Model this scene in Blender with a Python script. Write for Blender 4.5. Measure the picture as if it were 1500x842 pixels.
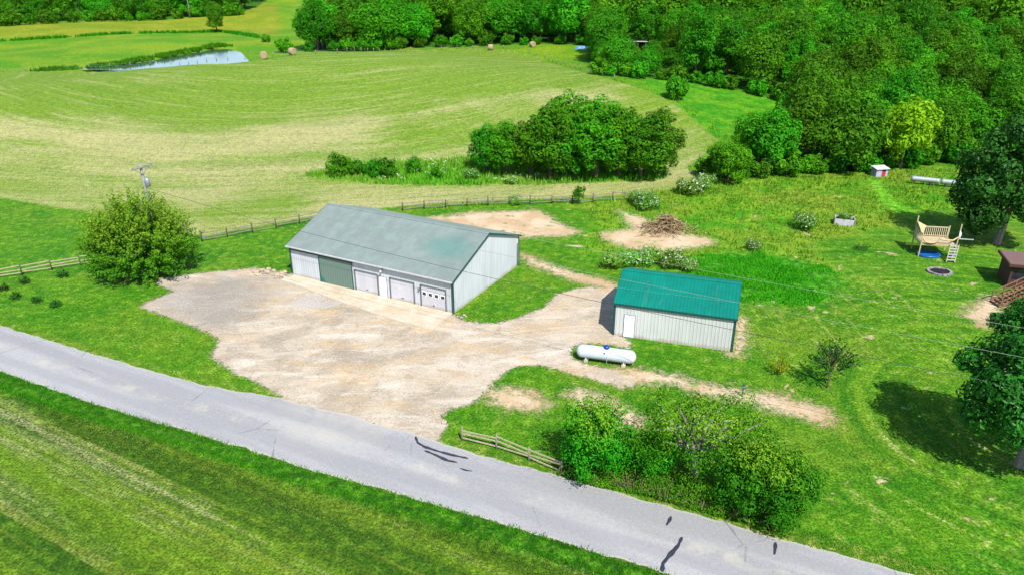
import bpy, math, random
import numpy as np
from mathutils import Vector, Matrix

# ------------------------------------------------------------------ camera, sky, sun, exposure
for o in list(bpy.data.objects): bpy.data.objects.remove(o)
SC = bpy.context.scene
COL = SC.collection
R = math.radians
CAM_H, PITCH, FPX = 30.87, R(24.32), 1092.05
cam = bpy.data.cameras.new('camera'); cam.lens = 36*FPX/1500; cam.sensor_width = 36
cam.clip_start = .5; cam.clip_end = 9000
co = bpy.data.objects.new('camera', cam); COL.objects.link(co)
co.location = (0, 0, CAM_H); co.rotation_euler = (R(90)-PITCH, 0, 0); SC.camera = co

SUN_EL, SUN_AZ = R(52), math.atan2(.35, -.94)          # the sun stands behind the camera, a little to the right
w = bpy.data.worlds.new('World'); SC.world = w; w.use_nodes = True
nt = w.node_tree; bg = nt.nodes['Background']
sky = nt.nodes.new('ShaderNodeTexSky'); sky.sky_type = 'NISHITA'; sky.sun_disc = False
sky.sun_elevation = SUN_EL; sky.sun_rotation = SUN_AZ; sky.air_density = 1.0; sky.dust_density = .6
nt.links.new(sky.outputs[0], bg.inputs[0]); bg.inputs[1].default_value = .125
sl = bpy.data.lights.new('sun', 'SUN'); sl.energy = 5.0; sl.angle = R(.5); sl.color = (1, .965, .9)
so = bpy.data.objects.new('sun', sl); COL.objects.link(so)
sd = Vector((math.sin(SUN_AZ)*math.cos(SUN_EL), math.cos(SUN_AZ)*math.cos(SUN_EL), math.sin(SUN_EL)))
so.rotation_euler = sd.to_track_quat('Z', 'Y').to_euler(); so.location = sd*200
SC.view_settings.view_transform = 'Standard'; SC.view_settings.look = 'None'
SC.view_settings.exposure = .86; SC.view_settings.gamma = 1; SC.view_settings.use_curve_mapping = False
SC.cycles.max_bounces = 5; SC.cycles.diffuse_bounces = 3; SC.cycles.glossy_bounces = 2
SC.cycles.transmission_bounces = 3; SC.cycles.transparent_max_bounces = 4

random.seed(7); RNG = np.random.default_rng(7)

# ------------------------------------------------------------------ land form and picture-to-ground helper (used for planning positions)
def sstep(a, b, x):
    t = np.clip((x-a)/(b-a), 0, 1); return t*t*(3-2*t)
def T(x, y):
    x = np.asarray(x, float); y = np.asarray(y, float)
    d = np.hypot(x, y)
    z = 6.0*np.exp(-(((x+25)/85)**2+((y-185)/48)**2))*sstep(96, 135, y)
    z = z + 1.6*np.exp(-(((x+110)/40)**2+((y-150)/40)**2))*sstep(96, 135, y)
    z = z + 14*sstep(120, 420, y)*sstep(15, 130, x) + 12*sstep(330, 700, y)
    z = z - 2.5*np.exp(-(((x-62)/26)**2+((y-140)/26)**2))
    z = z + .22*np.sin(x*.16+1)*np.sin(y*.13)*sstep(24, 34, x)*sstep(85, 60, y)
    z = z + 1.5*np.sin(x*.045+.7)*np.sin(y*.05+.3)*sstep(110, 150, y)
    # pond basin lies level
    m = np.exp(-(((x+100)/52)**2+((y-243)/26)**2)**2)
    z = z*(1-m) + m*(.6)
    return z
CP, SP = math.cos(PITCH), math.sin(PITCH)
def at(px, py, h=0.0):
    """ground point (plus h) seen at photo pixel px,py"""
    dx = (px-750)/FPX; du = -(py-421)/FPX
    D = np.array([dx, CP+du*SP, -SP+du*CP])
    ts = np.concatenate([np.arange(25, 150, .25), np.arange(150, 1400, 1.0)])
    P = D[None]*ts[:, None]; z = P[:, 2]+CAM_H - T(P[:, 0], P[:, 1]) - h
    k = int(np.argmax(z < 0)) if (z < 0).any() else len(ts)-1
    a, b = ts[max(k-1, 0)], ts[k]
    for _ in range(25):
        m = (a+b)/2; q = D*m
        if q[2]+CAM_H-float(T(q[0], q[1]))-h < 0: b = m
        else: a = m
    q = D*b
    return np.array([q[0], q[1], q[2]+CAM_H])
def tz(x, y): return float(T(x, y))

# ------------------------------------------------------------------ material helpers
def lin(c): c /= 255; return c/12.92 if c <= .04045 else ((c+.055)/1.055)**2.4
KA = .56
def col(r, g, b, k=None):
    k = KA if k is None else k
    return (lin(r)*k, lin(g)*k, lin(b)*k, 1)
class NB:
    def __init__(s, name):
        s.m = bpy.data.materials.new(name); s.m.use_nodes = True; s.t = s.m.node_tree; s.n = s.t.nodes; s.n.clear()
        s.out = s.n.new('ShaderNodeOutputMaterial'); s._pos = None
    def put(s, sock, v):
        if isinstance(v, bpy.types.NodeSocket): s.t.links.new(v, sock)
        elif v is not None:
            if sock.type == 'RGBA' and not hasattr(v, '__len__'): v = (v, v, v, 1)
            if sock.type == 'VECTOR' and not hasattr(v, '__len__'): v = (v, v, v)
            sock.default_value = v
    def pos(s):
        if s._pos is None: s._pos = s.n.new('ShaderNodeTexCoord').outputs['Object']
        return s._pos
    def math(s, op, a, b=None, c=None, clamp=False):
        n = s.n.new('ShaderNodeMath'); n.operation = op; n.use_clamp = clamp
        s.put(n.inputs[0], a)
        if b is not None: s.put(n.inputs[1], b)
        if c is not None: s.put(n.inputs[2], c)
        return n.outputs[0]
    def add(s, a, b): return s.math('ADD', a, b)
    def mul(s, a, b): return s.math('MULTIPLY', a, b)
    def mapping(s, v, scale=(1, 1, 1), rot=0.0, loc=(0, 0, 0)):
        n = s.n.new('ShaderNodeMapping'); s.put(n.inputs[0], v)
        n.inputs[1].default_value = loc; n.inputs[2].default_value = (0, 0, rot); n.inputs[3].default_value = scale
        return n.outputs[0]
    def noise(s, v=None, scale=1.0, detail=3.0, rough=.55, dist=0.0):
        n = s.n.new('ShaderNodeTexNoise'); s.put(n.inputs['Vector'], v if v is not None else s.pos())
        n.inputs['Scale'].default_value = scale; n.inputs['Detail'].default_value = detail
        n.inputs['Roughness'].default_value = rough; n.inputs['Distortion'].default_value = dist
        return n.outputs[0]
    def voro(s, v=None, scale=1.0, out=0):
        n = s.n.new('ShaderNodeTexVoronoi'); s.put(n.inputs['Vector'], v if v is not None else s.pos())
        n.inputs['Scale'].default_value = scale
        return n.outputs[out]
    def ss(s, x, a, b, lo=0.0, hi=1.0):
        n = s.n.new('ShaderNodeMapRange'); n.interpolation_type = 'SMOOTHSTEP'
        s.put(n.inputs[0], x); n.inputs[1].default_value = a; n.inputs[2].default_value = b
        n.inputs[3].default_value = lo; n.inputs[4].default_value = hi
        return n.outputs[0]
    def mix(s, f, a, b, mode='MIX'):
        n = s.n.new('ShaderNodeMix'); n.data_type = 'RGBA'; n.blend_type = mode
        s.put(n.inputs[0], f); s.put(n.inputs[6], a); s.put(n.inputs[7], b)
        return n.outputs[2]
    def attr(s, name, out='Fac'):
        n = s.n.new('ShaderNodeAttribute'); n.attribute_name = name; return n.outputs[out]
    def gray(s, f):
        n = s.n.new('ShaderNodeCombineColor'); [s.put(n.inputs[i], f) for i in range(3)]; return n.outputs[0]
    def objrand(s):
        return s.n.new('ShaderNodeObjectInfo').outputs['Random']
    def bump(s, h, strength=.5, dist=.05):
        n = s.n.new('ShaderNodeBump'); n.inputs['Strength'].default_value = strength; n.inputs['Distance'].default_value = dist
        s.put(n.inputs['Height'], h); return n.outputs[0]
    def bsdf(s, color, rough=.8, spec=.3, metal=0.0, normal=None, trans=None, **kw):
        p = s.n.new('ShaderNodeBsdfPrincipled'); s.put(p.inputs['Base Color'], color)
        s.put(p.inputs['Roughness'], rough); s.put(p.inputs['Specular IOR Level'], spec); s.put(p.inputs['Metallic'], metal)
        if normal is not None: s.put(p.inputs['Normal'], normal)
        sh = p.outputs[0]
        if trans:
            tr = s.n.new('ShaderNodeBsdfTranslucent'); s.put(tr.inputs[0], color)
            mx = s.n.new('ShaderNodeMixShader'); mx.inputs[0].default_value = trans
            s.t.links.new(sh, mx.inputs[1]); s.t.links.new(tr.outputs[0], mx.inputs[2]); sh = mx.outputs[0]
        s.t.links.new(sh, s.out.inputs[0]); return s.m

def plain(name, rgb, rough=.7, spec=.3, metal=0.0, var=.12, scale=3.0, k=None):
    b = NB(name); c = col(*rgb, k=k)
    n = b.noise(scale=scale, detail=4, rough=.65); f = b.ss(n, .3, .72)
    d = tuple(x*(1-var) for x in c[:3])+(1,); l = tuple(min(1, x*(1+var)) for x in c[:3])+(1,)
    return b.bsdf(b.mix(f, d, l), rough, spec, metal)
M = {}
def leafmat(name, dark, light, tip=None, trans=.28, rough=.55, spec=.1, var=.6):
    b = NB(name); v = b.attr('v'); r = b.objrand()
    c = b.mix(b.math('ADD', b.mul(v, .75), b.mul(r, .25)), col(*dark), col(*light))
    hs = b.n.new('ShaderNodeHueSaturation')
    b.put(hs.inputs['Hue'], b.add(b.mul(r, .042), .480)); b.put(hs.inputs['Value'], b.add(b.mul(b.math('FRACT', b.mul(r, 7.31)), var), .96-var*.5))
    b.put(hs.inputs['Color'], c)
    c = hs.outputs[0]
    if tip: c = b.mix(b.attr('tip'), c, col(*tip))
    return b.bsdf(c, rough, spec, trans=trans)

# ------------------------------------------------------------------ object helpers
def link(o, parent=None):
    COL.objects.link(o)
    if parent is not None: o.parent = parent
    return o
def tag(o, label=None, cat=None, group=None, kind=None):
    if label: o['label'] = label
    if cat: o['category'] = cat
    if group: o['group'] = group
    if kind: o['kind'] = kind
    return o
def thing(name, label, cat, loc, rz=0.0, group=None, scale=1.0):
    o = link(bpy.data.objects.new(name, None)); o.empty_display_size = .3
    o.location = loc; o.rotation_euler = (0, 0, rz); o.scale = (scale,)*3
    return tag(o, label, cat, group)
def npmesh(name, verts, faces, mats, midx=None, smooth=False, fattr=None, vattr=None):
    """faces: (n,3) or (n,4) int array"""
    me = bpy.data.meshes.new(name); verts = np.ascontiguousarray(verts, np.float32); faces = np.ascontiguousarray(faces, np.int32)
    k = faces.shape[1]
    me.vertices.add(len(verts)); me.vertices.foreach_set('co', verts.ravel())
    me.loops.add(faces.size); me.loops.foreach_set('vertex_index', faces.ravel())
    me.polygons.add(len(faces)); me.polygons.foreach_set('loop_start', np.arange(0, faces.size, k, dtype=np.int32))
    for m in mats: me.materials.append(m)
    if midx is not None: me.polygons.foreach_set('material_index', np.ascontiguousarray(midx, np.int32))
    me.polygons.foreach_set('use_smooth', np.full(len(faces), smooth))
    for n, a in (fattr or {}).items():
        at_ = me.attributes.new(n, 'FLOAT', 'FACE'); at_.data.foreach_set('value', np.ascontiguousarray(a, np.float32))
    for n, a in (vattr or {}).items():
        at_ = me.attributes.new(n, 'FLOAT', 'POINT'); at_.data.foreach_set('value', np.ascontiguousarray(a, np.float32))
    me.update(calc_edges=True); me.validate(); return me
class MB:
    def __init__(s): s.v = []; s.f = []; s.mi = []; s.sm = []
    def addv(s, pts, faces, mi=0, sm=False):
        o = len(s.v); s.v += [tuple(map(float, p)) for p in pts]
        for f in faces: s.f.append([i+o for i in f]); s.mi.append(mi); s.sm.append(sm)
        return s
    def hexa(s, p, mi=0):  # 8 points: bottom 4, top 4
        return s.addv(p, [(3, 2, 1, 0), (4, 5, 6, 7), (0, 1, 5, 4), (1, 2, 6, 5), (2, 3, 7, 6), (3, 0, 4, 7)], mi)
    def box(s, c, d, rz=0.0, mi=0):
        x, y, z = (q/2 for q in d); ca, sa = math.cos(rz), math.sin(rz); p = []
        for k in (-z, z):
            for i, j in ((-x, -y), (x, -y), (x, y), (-x, y)): p.append((c[0]+i*ca-j*sa, c[1]+i*sa+j*ca, c[2]+k))
        return s.hexa(p, mi)
    def beam(s, a, b, wd, ht, mi=0, up=(0, 0, 1)):
        a, b = Vector(a), Vector(b); d = (b-a).normalized(); sdv = d.cross(Vector(up))
        if sdv.length < 1e-4: sdv = d.cross(Vector((0, 1, 0)))
        sdv.normalize(); u = sdv.cross(d).normalized(); sdv *= wd/2; u *= ht/2
        return s.hexa([a-sdv-u, a+sdv-u, b+sdv-u, b-sdv-u, a-sdv+u, a+sdv+u, b+sdv+u, b-sdv+u], mi)
    def tube(s, pts, rad, n=8, mi=0, cap=True, sm=True):
        pts = [Vector(p) for p in pts]; rad = [rad]*len(pts) if not hasattr(rad, '__len__') else rad
        o = []; ref = None
        for i, p in enumerate(pts):
            d = (pts[min(i+1, len(pts)-1)]-pts[max(i-1, 0)]).normalized()
            if ref is None: ref = Vector((0, 0, 1)) if abs(d.z) < .9 else Vector((1, 0, 0))
            u = (ref-d*ref.dot(d)).normalized(); vv = d.cross(u); ref = u
            o += [p+(u*math.cos(2*math.pi*k/n)+vv*math.sin(2*math.pi*k/n))*rad[i] for k in range(n)]
        f = [(i*n+k, i*n+(k+1) % n, (i+1)*n+(k+1) % n, (i+1)*n+k) for i in range(len(pts)-1) for k in range(n)]
        s.addv(o, f, mi, sm)
        if cap:
            b = len(s.v)-len(o)
            s.f.append([b+k for k in range(n)][::-1]); s.f.append([b+(len(pts)-1)*n+k for k in range(n)]); s.mi += [mi]*2; s.sm += [False]*2
        return s
    def build(s, name, mats, parent=None, loc=None):
        me = bpy.data.meshes.new(name); me.from_pydata(s.v, [], s.f)
        for m in (mats if isinstance(mats, (list, tuple)) else [mats]): me.materials.append(m)
        me.polygons.foreach_set('material_index', s.mi); me.polygons.foreach_set('use_smooth', s.sm); me.update()
        o = link(bpy.data.objects.new(name, me), parent)
        if loc is not None: o.location = loc
        return o

# ------------------------------------------------------------------ ground zones
def poly(pts): return np.array([at(*p)[:2] for p in pts])
def sdf(P, x, y, pad=None):
    """signed distance in metres, positive inside the polygon"""
    out = np.full(x.shape, -float(pad or 0.0))
    if pad is not None:
        sel = (x > P[:, 0].min()-pad) & (x < P[:, 0].max()+pad) & (y > P[:, 1].min()-pad) & (y < P[:, 1].max()+pad)
    else: sel = np.ones(x.shape, bool)
    X, Y = x[sel], y[sel]; d2 = np.full(X.shape, 1e12); ins = np.zeros(X.shape, bool)
    for i in range(len(P)):
        a, b = P[i], P[(i+1) % len(P)]; e = b-a
        t = np.clip(((X-a[0])*e[0]+(Y-a[1])*e[1])/max(e@e, 1e-9), 0, 1)
        d2 = np.minimum(d2, (X-a[0]-t*e[0])**2+(Y-a[1]-t*e[1])**2)
        if a[1] != b[1]: ins ^= ((a[1] > Y) != (b[1] > Y)) & (X < e[0]*(Y-a[1])/e[1]+a[0])
    d = np.sqrt(d2); d = np.where(ins, d, -d)
    out[sel] = np.maximum(d, -pad) if pad is not None else d
    return out
UP = [at(*p)[:2] for p in ((-160, 433), (0, 477), (100, 507), (200, 536), (300, 564), (413, 584), (510, 608), (612, 637), (700, 664.5), (765, 683), (831, 700), (931, 728), (1055, 763), (1137, 786), (1220, 808), (1335, 840), (1480, 884))]
LO = [at(*p)[:2] for p in ((-160, 488), (0, 544), (136, 591.5), (290, 636), (453, 687), (600, 727.6), (724, 763.5), (848, 801), (968, 838), (1100, 878))]
def extend(L, n=60):
    L = [np.array(p) for p in L]; a = L[0]-L[1]; a /= np.linalg.norm(a); b = L[-1]-L[-2]; b /= np.linalg.norm(b)
    return [L[0]+a*n]+L+[L[-1]+b*n]
UP, LO = extend(UP), extend(LO)
def sdist(L, x, y):
    """signed distance to polyline, positive on its right-hand (near) side"""
    d2 = np.full(x.shape, 1e12); sg = np.zeros(x.shape)
    for a, b in zip(L[:-1], L[1:]):
        e = b-a; t = np.clip(((x-a[0])*e[0]+(y-a[1])*e[1])/(e@e), 0, 1)
        q = (x-a[0]-t*e[0])**2+(y-a[1]-t*e[1])**2; c = -(e[0]*(y-a[1])-e[1]*(x-a[0]))
        m = q < d2; d2 = np.where(m, q, d2); sg = np.where(m, np.sign(c), sg)
    return np.sqrt(d2)*sg
Z = {}
Z['yard'] = poly([(410, 590), (413, 580), (380, 563), (345, 545), (305, 520), (322, 497), (300, 485), (250, 465), (207, 450), (215, 441), (252, 427), (228, 415), (235, 409), (265, 403), (330, 396), (375, 392), (400, 396), (432, 402), (500, 420), (600, 445), (664, 459), (682, 470), (722, 473), (760, 465), (800, 447), (815, 430), (850, 421), (908, 421), (912, 460), (900, 486), (924, 500), (922, 512), (900, 505), (850, 503), (836, 515), (846, 528), (930, 550), (928, 567), (880, 560), (840, 548), (790, 535), (757, 537), (735, 550), (715, 570), (690, 590), (665, 598), (650, 608), (652, 625), (640, 645), (600, 640), (510, 612)])
Z['dirtA'] = poly([(600, 322), (645, 316), (690, 311), (790, 308), (812, 322), (850, 340), (830, 346), (765, 348), (745, 352), (690, 345)])
Z['dirtB'] = poly([(905, 308), (940, 318), (975, 335), (1005, 342), (1048, 352), (1040, 360), (1000, 366), (985, 372), (930, 366), (885, 352), (880, 340), (925, 336), (915, 322)])
Z['dirtC'] = poly([(715, 572), (740, 566), (775, 572), (805, 592), (785, 602), (745, 598), (715, 588)])
Z['dirtD'] = poly([(822, 578), (845, 567), (885, 578), (935, 605), (945, 625), (925, 642), (905, 640), (900, 615), (850, 592)])
Z['dirtE'] = poly([(905, 540), (945, 540), (985, 546), (1040, 562), (1100, 572), (1150, 580), (1210, 597), (1222, 612), (1210, 621), (1150, 606), (1090, 590), (1040, 582), (985, 564), (940, 562), (910, 566)])
Z['dirtF'] = poly([(1425, 447), (1452, 430), (1475, 440), (1470, 462), (1440, 478), (1408, 460)])
Z['rubble'] = poly([(1076, 464), (1091, 466), (1094, 495), (1088, 520), (1070, 521), (1060, 517), (1074, 514)])
Z['tracks'] = poly([(762, 372), (785, 379), (840, 398), (905, 416), (905, 426), (830, 408), (775, 388)])
Z['hay'] = poly([(-900, 300), (-400, 240), (-60, 282), (0, 290), (114, 308), (200, 330), (300, 346), (370, 333), (440, 321), (530, 308), (620, 300), (730, 294), (830, 290), (960, 283), (1000, 275), (1028, 262), (1005, 245), (1035, 225), (1052, 205), (1020, 178), (985, 150), (950, 134), (900, 119), (840, 103), (790, 84), (745, 73), (700, 71), (600, 74), (420, 84), (380, 88), (250, 94), (120, 101), (0, 106), (-300, 112), (-900, 130)])
Z['isl'] = poly([(440, 258), (478, 248), (500, 238), (610, 238), (690, 230), (840, 225), (975, 235), (975, 262), (950, 265), (803, 270), (675, 272), (547, 270)])
Z['wild'] = poly([(830, 296), (955, 290), (1010, 275), (1060, 262), (1200, 256), (1340, 246), (1420, 242), (1600, 240), (1600, 300), (1430, 305), (1330, 315), (1290, 340), (1240, 345), (1180, 360), (1230, 395), (1190, 440), (1100, 450), (1085, 410), (900, 392), (860, 380), (840, 360), (870, 335), (850, 315)])
Z['far'] = poly([(-600, 62), (0, 56), (120, 55), (280, 47), (330, 46), (405, 52), (410, 40), (408, 4), (350, 4), (354, 24), (280, 27), (0, 40), (-600, 50)])
Z['woods'] = np.concatenate([poly([(868, 108), (935, 114), (1010, 120), (1080, 132), (1148, 147), (1156, 180), (1138, 215), (1060, 255), (1110, 260), (1200, 250), (1260, 248), (1340, 241), (1420, 236), (1640, 232)]), np.array([(560, 700), (-10, 700), (-42, 420), (-75, 262)]), poly([(420, 76), (600, 70), (700, 67), (860, 66)])])
Z['woodsB'] = np.concatenate([poly([(-500, 50), (0, 38), (150, 31), (280, 25), (352, 21)]), np.array([(-170, 640), (-600, 640)])])
Z['pond'] = poly([(120, 103), (170, 97), (215, 89), (270, 79), (315, 70), (332, 70), (352, 76), (383, 87), (330, 92), (240, 98), (170, 103)])
Z['hayband'] = poly([(-60, 172), (0, 176), (150, 187), (320, 192), (440, 180), (560, 165), (680, 142), (780, 132), (900, 136), (985, 158), (900, 150), (760, 150), (620, 180), (500, 205), (450, 215), (300, 218), (100, 208), (-60, 200)])
Z['haygreen'] = poly([(-60, 122), (200, 126), (430, 128), (560, 110), (740, 106), (820, 118), (700, 130), (560, 145), (440, 166), (300, 172), (100, 162), (-60, 158)])
Z['path'] = poly([(1272, 266), (1286, 262), (1300, 283), (1325, 301), (1354, 317), (1342, 325), (1310, 312), (1288, 296)])
DIRTS = ('dirtA', 'dirtB', 'dirtC', 'dirtD', 'dirtE', 'dirtF', 'tracks', 'rubble')

# polar grid: fine where the camera looks
th = np.radians(np.concatenate([np.arange(-180, -44, 4.0), np.arange(-44, 44.01, .13), np.arange(48, 180.1, 4.0)]))
ph = np.concatenate([np.radians(np.arange(88, 50, -3.0)), np.arange(R(50), R(2.2), -.0018)])
rr = np.concatenate([[.3], CAM_H/np.tan(ph), [950, 1200, 1700, 2600, 4000]])
RRg, THg = np.meshgrid(rr, th, indexing='ij'); GX = (RRg*np.sin(THg)).ravel(); GY = (RRg*np.cos(THg)).ravel()
nr, ntn = len(rr), len(th)
ATT = {}
ATT['yard'] = sdf(Z['yard'], GX, GY, 12)
dd = np.full(GX.shape, -12.0)
for k in DIRTS: dd = np.maximum(dd, sdf(Z[k], GX, GY, 12))
ATT['dirt'] = dd
ATT['hay'] = sdf(Z['hay'], GX, GY); ATT['isl'] = sdf(Z['isl'], GX, GY, 12)
ATT['wild'] = sdf(Z['wild'], GX, GY, 15); ATT['far'] = sdf(Z['far'], GX, GY, 25)
ATT['woods'] = np.maximum(sdf(Z['woods'], GX, GY, 12), sdf(Z['woodsB'], GX, GY, 12))
ATT['hayband'] = sdf(Z['hayband'], GX, GY, 14); ATT['haygreen'] = sdf(Z['haygreen'], GX, GY, 14); ATT['path'] = sdf(Z['path'], GX, GY, 12)
ATT['lo'] = sdist(LO, GX, GY); ATT['up'] = sdist(UP, GX, GY)
pondsd = sdf(Z['pond'], GX, GY, 10)
GZ = T(GX, GY)
ROAD_IN = np.minimum(ATT['up'], -ATT['lo'])
GZ = GZ - .06*sstep(-.1, .5, ROAD_IN) - 1.1*sstep(-2.5, 1.2, pondsd)
# verge and ditch relief
GZ = GZ + .10*np.exp(-((ATT['lo']-.9)/.6)**2) - .12*np.exp(-((ATT['lo']-2.3)/1.0)**2)
ii, jj = np.meshgrid(np.arange(nr-1), np.arange(ntn-1), indexing='ij'); b0 = (ii*ntn+jj).ravel()
GF = np.stack([b0, b0+1, b0+ntn+1, b0+ntn], 1)

def ground_material():
    b = NB('ground'); P = b.pos()
    fine = b.noise(scale=5.5, detail=5, rough=.72)          # blades and clumps
    clump = b.noise(scale=1.3, detail=4, rough=.62)
    mid = b.noise(scale=.28, detail=4, rough=.6); big = b.noise(scale=.055, detail=4, rough=.6)
    edge = b.add(b.mul(b.add(b.noise(scale=1.6, detail=7, rough=.72), -.5), 1.7), b.mul(b.add(mid, -.5), .9))
    edgef = b.mul(b.add(b.noise(scale=.12, detail=5, rough=.65), -.5), 8)
    def zone(name, lo=-.25, hi=.25, amp=1.0, far=False):
        return b.ss(b.add(b.attr(name), b.mul(edgef if far else edge, amp)), lo, hi)
    gm = b.ss(fine, .34, .68)
    # lawn
    c = b.mix(b.ss(mid, .36, .66), col(66, 136, 12), col(98, 154, 22))
    c = b.mix(b.mul(b.ss(clump, .5, .75), .75), c, col(138, 166, 50))
    c = b.mix(b.mul(b.ss(big, .50, .64), .55), c, col(130, 158, 42))
    c = b.mix(b.mul(b.ss(b.noise(scale=.7, detail=6, rough=.7), .56, .68), .5), c, col(158, 168, 84))
    # mown arcs round the lower right tree
    sx = b.n.new('ShaderNodeVectorMath'); sx.operation = 'DISTANCE'; b.put(sx.inputs[0], P); sx.inputs[1].default_value = (38, 44, 0)
    xyz = b.n.new('ShaderNodeSeparateXYZ'); b.put(xyz.inputs[0], P)
    X, Y = xyz.outputs[0], xyz.outputs[1]
    cv = b.n.new('ShaderNodeCombineXYZ'); b.put(cv.inputs[0], b.mul(sx.outputs['Value'], .9)); b.put(cv.inputs[1], b.mul(X, .06)); b.put(cv.inputs[2], b.mul(Y, .06))
    arcs = b.noise(cv.outputs[0], 1.0, 3, .6)
    inr = b.mul(b.ss(X, 17, 26), b.ss(Y, 92, 78))
    c = b.mix(b.mul(inr, b.ss(arcs, .5, .66, 0, .75)), c, col(128, 172, 40))
    c = b.mix(b.mul(inr, b.ss(arcs, .46, .34, 0, .6)), c, col(42, 122, 8))
    vs = b.noise(b.mapping(P, (1.05, .05, 1), rot=R(12)), 1.0, 3, .6); vr = b.mul(b.mul(b.ss(X, 19, 24), b.ss(X, 42, 36)), b.mul(b.ss(Y, 50, 55), b.ss(Y, 76, 68)))
    c = b.mix(b.mul(vr, b.ss(b.add(vs, b.mul(b.add(clump, -.5), .3)), .52, .66, 0, .6)), c, col(162, 174, 84))
    cl = b.mul(b.mul(inr, b.ss(Y, 47, 40)), b.ss(b.add(arcs, b.mul(b.add(clump, -.5), .45)), .6, .68))
    c = b.mix(b.mul(cl, .8), c, col(176, 178, 118))
    # far yellowish pasture
    fc = b.mix(b.ss(big, .35, .65), col(126, 154, 22), col(158, 166, 40))
    c = b.mix(b.ss(Y, 150, 230), c, b.mix(b.ss(big, .4, .62), col(96, 156, 16), col(134, 168, 30)))
    c = b.mix(b.mul(b.ss(X, 18, 34), b.ss(Y, 110, 140)), c, b.mix(b.ss(mid, .36, .64), col(60, 148, 12), col(104, 170, 26)))
    c = b.mix(zone('far', -3, 3, 1, True), c, fc)
    # wild meadow
    wc = b.mix(b.ss(mid, .38, .62), col(78, 158, 16), col(128, 178, 34))
    wc = b.mix(b.ss(big, .45, .62, 0, .8), wc, col(140, 164, 44))
    wc = b.mix(b.ss(clump, .56, .74, 0, .6), wc, col(160, 156, 66))
    c = b.mix(zone('wild', -1.5, 1.5), c, wc)
    wq = at(1108, 405); wd2 = b.n.new('ShaderNodeVectorMath'); wd2.operation = 'LENGTH'; b.put(wd2.inputs[0], b.mapping(P, (.8, 1, 0), loc=(-wq[0]*.8, -wq[1], 0)))
    c = b.mix(b.ss(b.add(wd2.outputs['Value'], b.mul(edge, 1.5)), 8.5, 5.5, 0, .9), c, b.mix(b.ss(clump, .36, .64), col(26, 122, 10), col(76, 168, 24)))
    c = b.mix(b.mul(zone('path', -.6, .6, .6), .85), c, b.mix(b.ss(clump, .4, .6), col(92, 176, 24), col(130, 196, 44)))
    # hay field: windrows follow the field's outline
    hay = b.attr('hay')
    hd = b.n.new('ShaderNodeVectorMath'); hd.operation = 'LENGTH'; b.put(hd.inputs[0], b.mapping(P, (1.15, 1, 0), loc=(57.5, -250, 0))); hs0 = hd.outputs['Value']
    hv = b.n.new('ShaderNodeCombineXYZ'); b.put(hv.inputs[0], b.add(b.mul(hs0, .16), b.mul(b.add(big, -.5), 1.6))); b.put(hv.inputs[1], b.mul(X, .012)); b.put(hv.inputs[2], b.mul(Y, .012))
    hs1 = b.noise(hv.outputs[0], 1.0, 4, .62)
    hv2 = b.n.new('ShaderNodeCombineXYZ'); b.put(hv2.inputs[0], b.add(b.mul(hs0, .9), b.mul(b.add(big, -.5), 3))); b.put(hv2.inputs[1], b.mul(X, .05)); b.put(hv2.inputs[2], b.mul(Y, .05))
    hs2 = b.noise(hv2.outputs[0], 1.0, 3, .6)
    low = b.ss(b.add(Y, b.mul(b.add(big, -.5), 30)), 152, 108)
    hb = b.noise(scale=.022, detail=5, rough=.62, dist=.6)
    tanf = b.add(b.add(b.mul(b.add(hs1, -.5), 2.0), b.mul(b.add(hb, -.5), 3.2)), b.add(b.mul(low, .68), -.16))
    hz = b.mul(b.add(big, -.5), 10)
    tanf = b.add(tanf, b.add(b.ss(b.add(b.attr("hayband"), hz), -5, 5, 0, .62), b.ss(b.add(b.attr('haygreen'), hz), -6, 6, 0, -.45)))
    hc = b.mix(b.ss(tanf, -.1, .9), col(126, 160, 44), col(192, 189, 126))
    hc = b.mix(b.ss(hs2, .5, .68, 0, .4), hc, col(194, 192, 130))
    hc = b.mix(b.ss(hs2, .45, .32, 0, .4), hc, col(96, 148, 30))
    hc = b.mix(b.ss(clump, .5, .7, 0, .3), hc, col(120, 150, 50))
    hs3 = b.noise(b.mapping(hv.outputs[0], (.55, 1, 1), loc=(4.7, 0, 0)), 1.0, 3, .6)
    hc = b.mix(b.ss(b.add(hs3, b.mul(b.add(hb, -.5), .4)), .52, .64, 0, .35), hc, col(108, 150, 36))
    c = b.mix(zone('hay', -.5, .5), c, hc)
    # rough strip just outside the hay
    isl = b.mix(b.ss(mid, .4, .6), col(52, 132, 14), col(140, 176, 60))
    c = b.mix(zone('isl', -.6, .6), c, isl)
    # mown field below the road
    v = b.mapping(P, rot=R(29.5)); v1 = b.mapping(v, (.008, .36, 1))
    st = b.noise(v1, 1.0, 3, .6); st2 = b.noise(b.mapping(v, (.02, 1.1, 1), loc=(3, 9, 0)), 1.0, 3, .55)
    st3 = b.noise(b.mapping(v, (.008, .34, 1), loc=(7, 2.3, 0)), 1.0, 4, .62)
    f = b.mix(b.ss(st, .38, .6), col(62, 106, 14), col(104, 142, 28))
    f = b.mix(b.ss(st2, .5, .66, 0, .42), f, col(146, 164, 48))
    f = b.mix(b.ss(clump, .48, .7, 0, .4), f, col(122, 152, 38))
    f = b.mix(b.mul(b.ss(b.add(st3, b.mul(b.add(mid, -.5), .16)), .53, .66, 0, .62), b.ss(fine, .3, .6)), f, col(186, 182, 128))
    lo = b.attr('lo')
    fz = b.ss(b.add(lo, b.mul(edge, .35)), 1.25, 2.1)
    verge = b.mix(b.ss(clump, .35, .65), col(48, 106, 14), col(86, 142, 26))
    c = b.mix(b.ss(lo, -.3, 0.0), c, verge)
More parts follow.
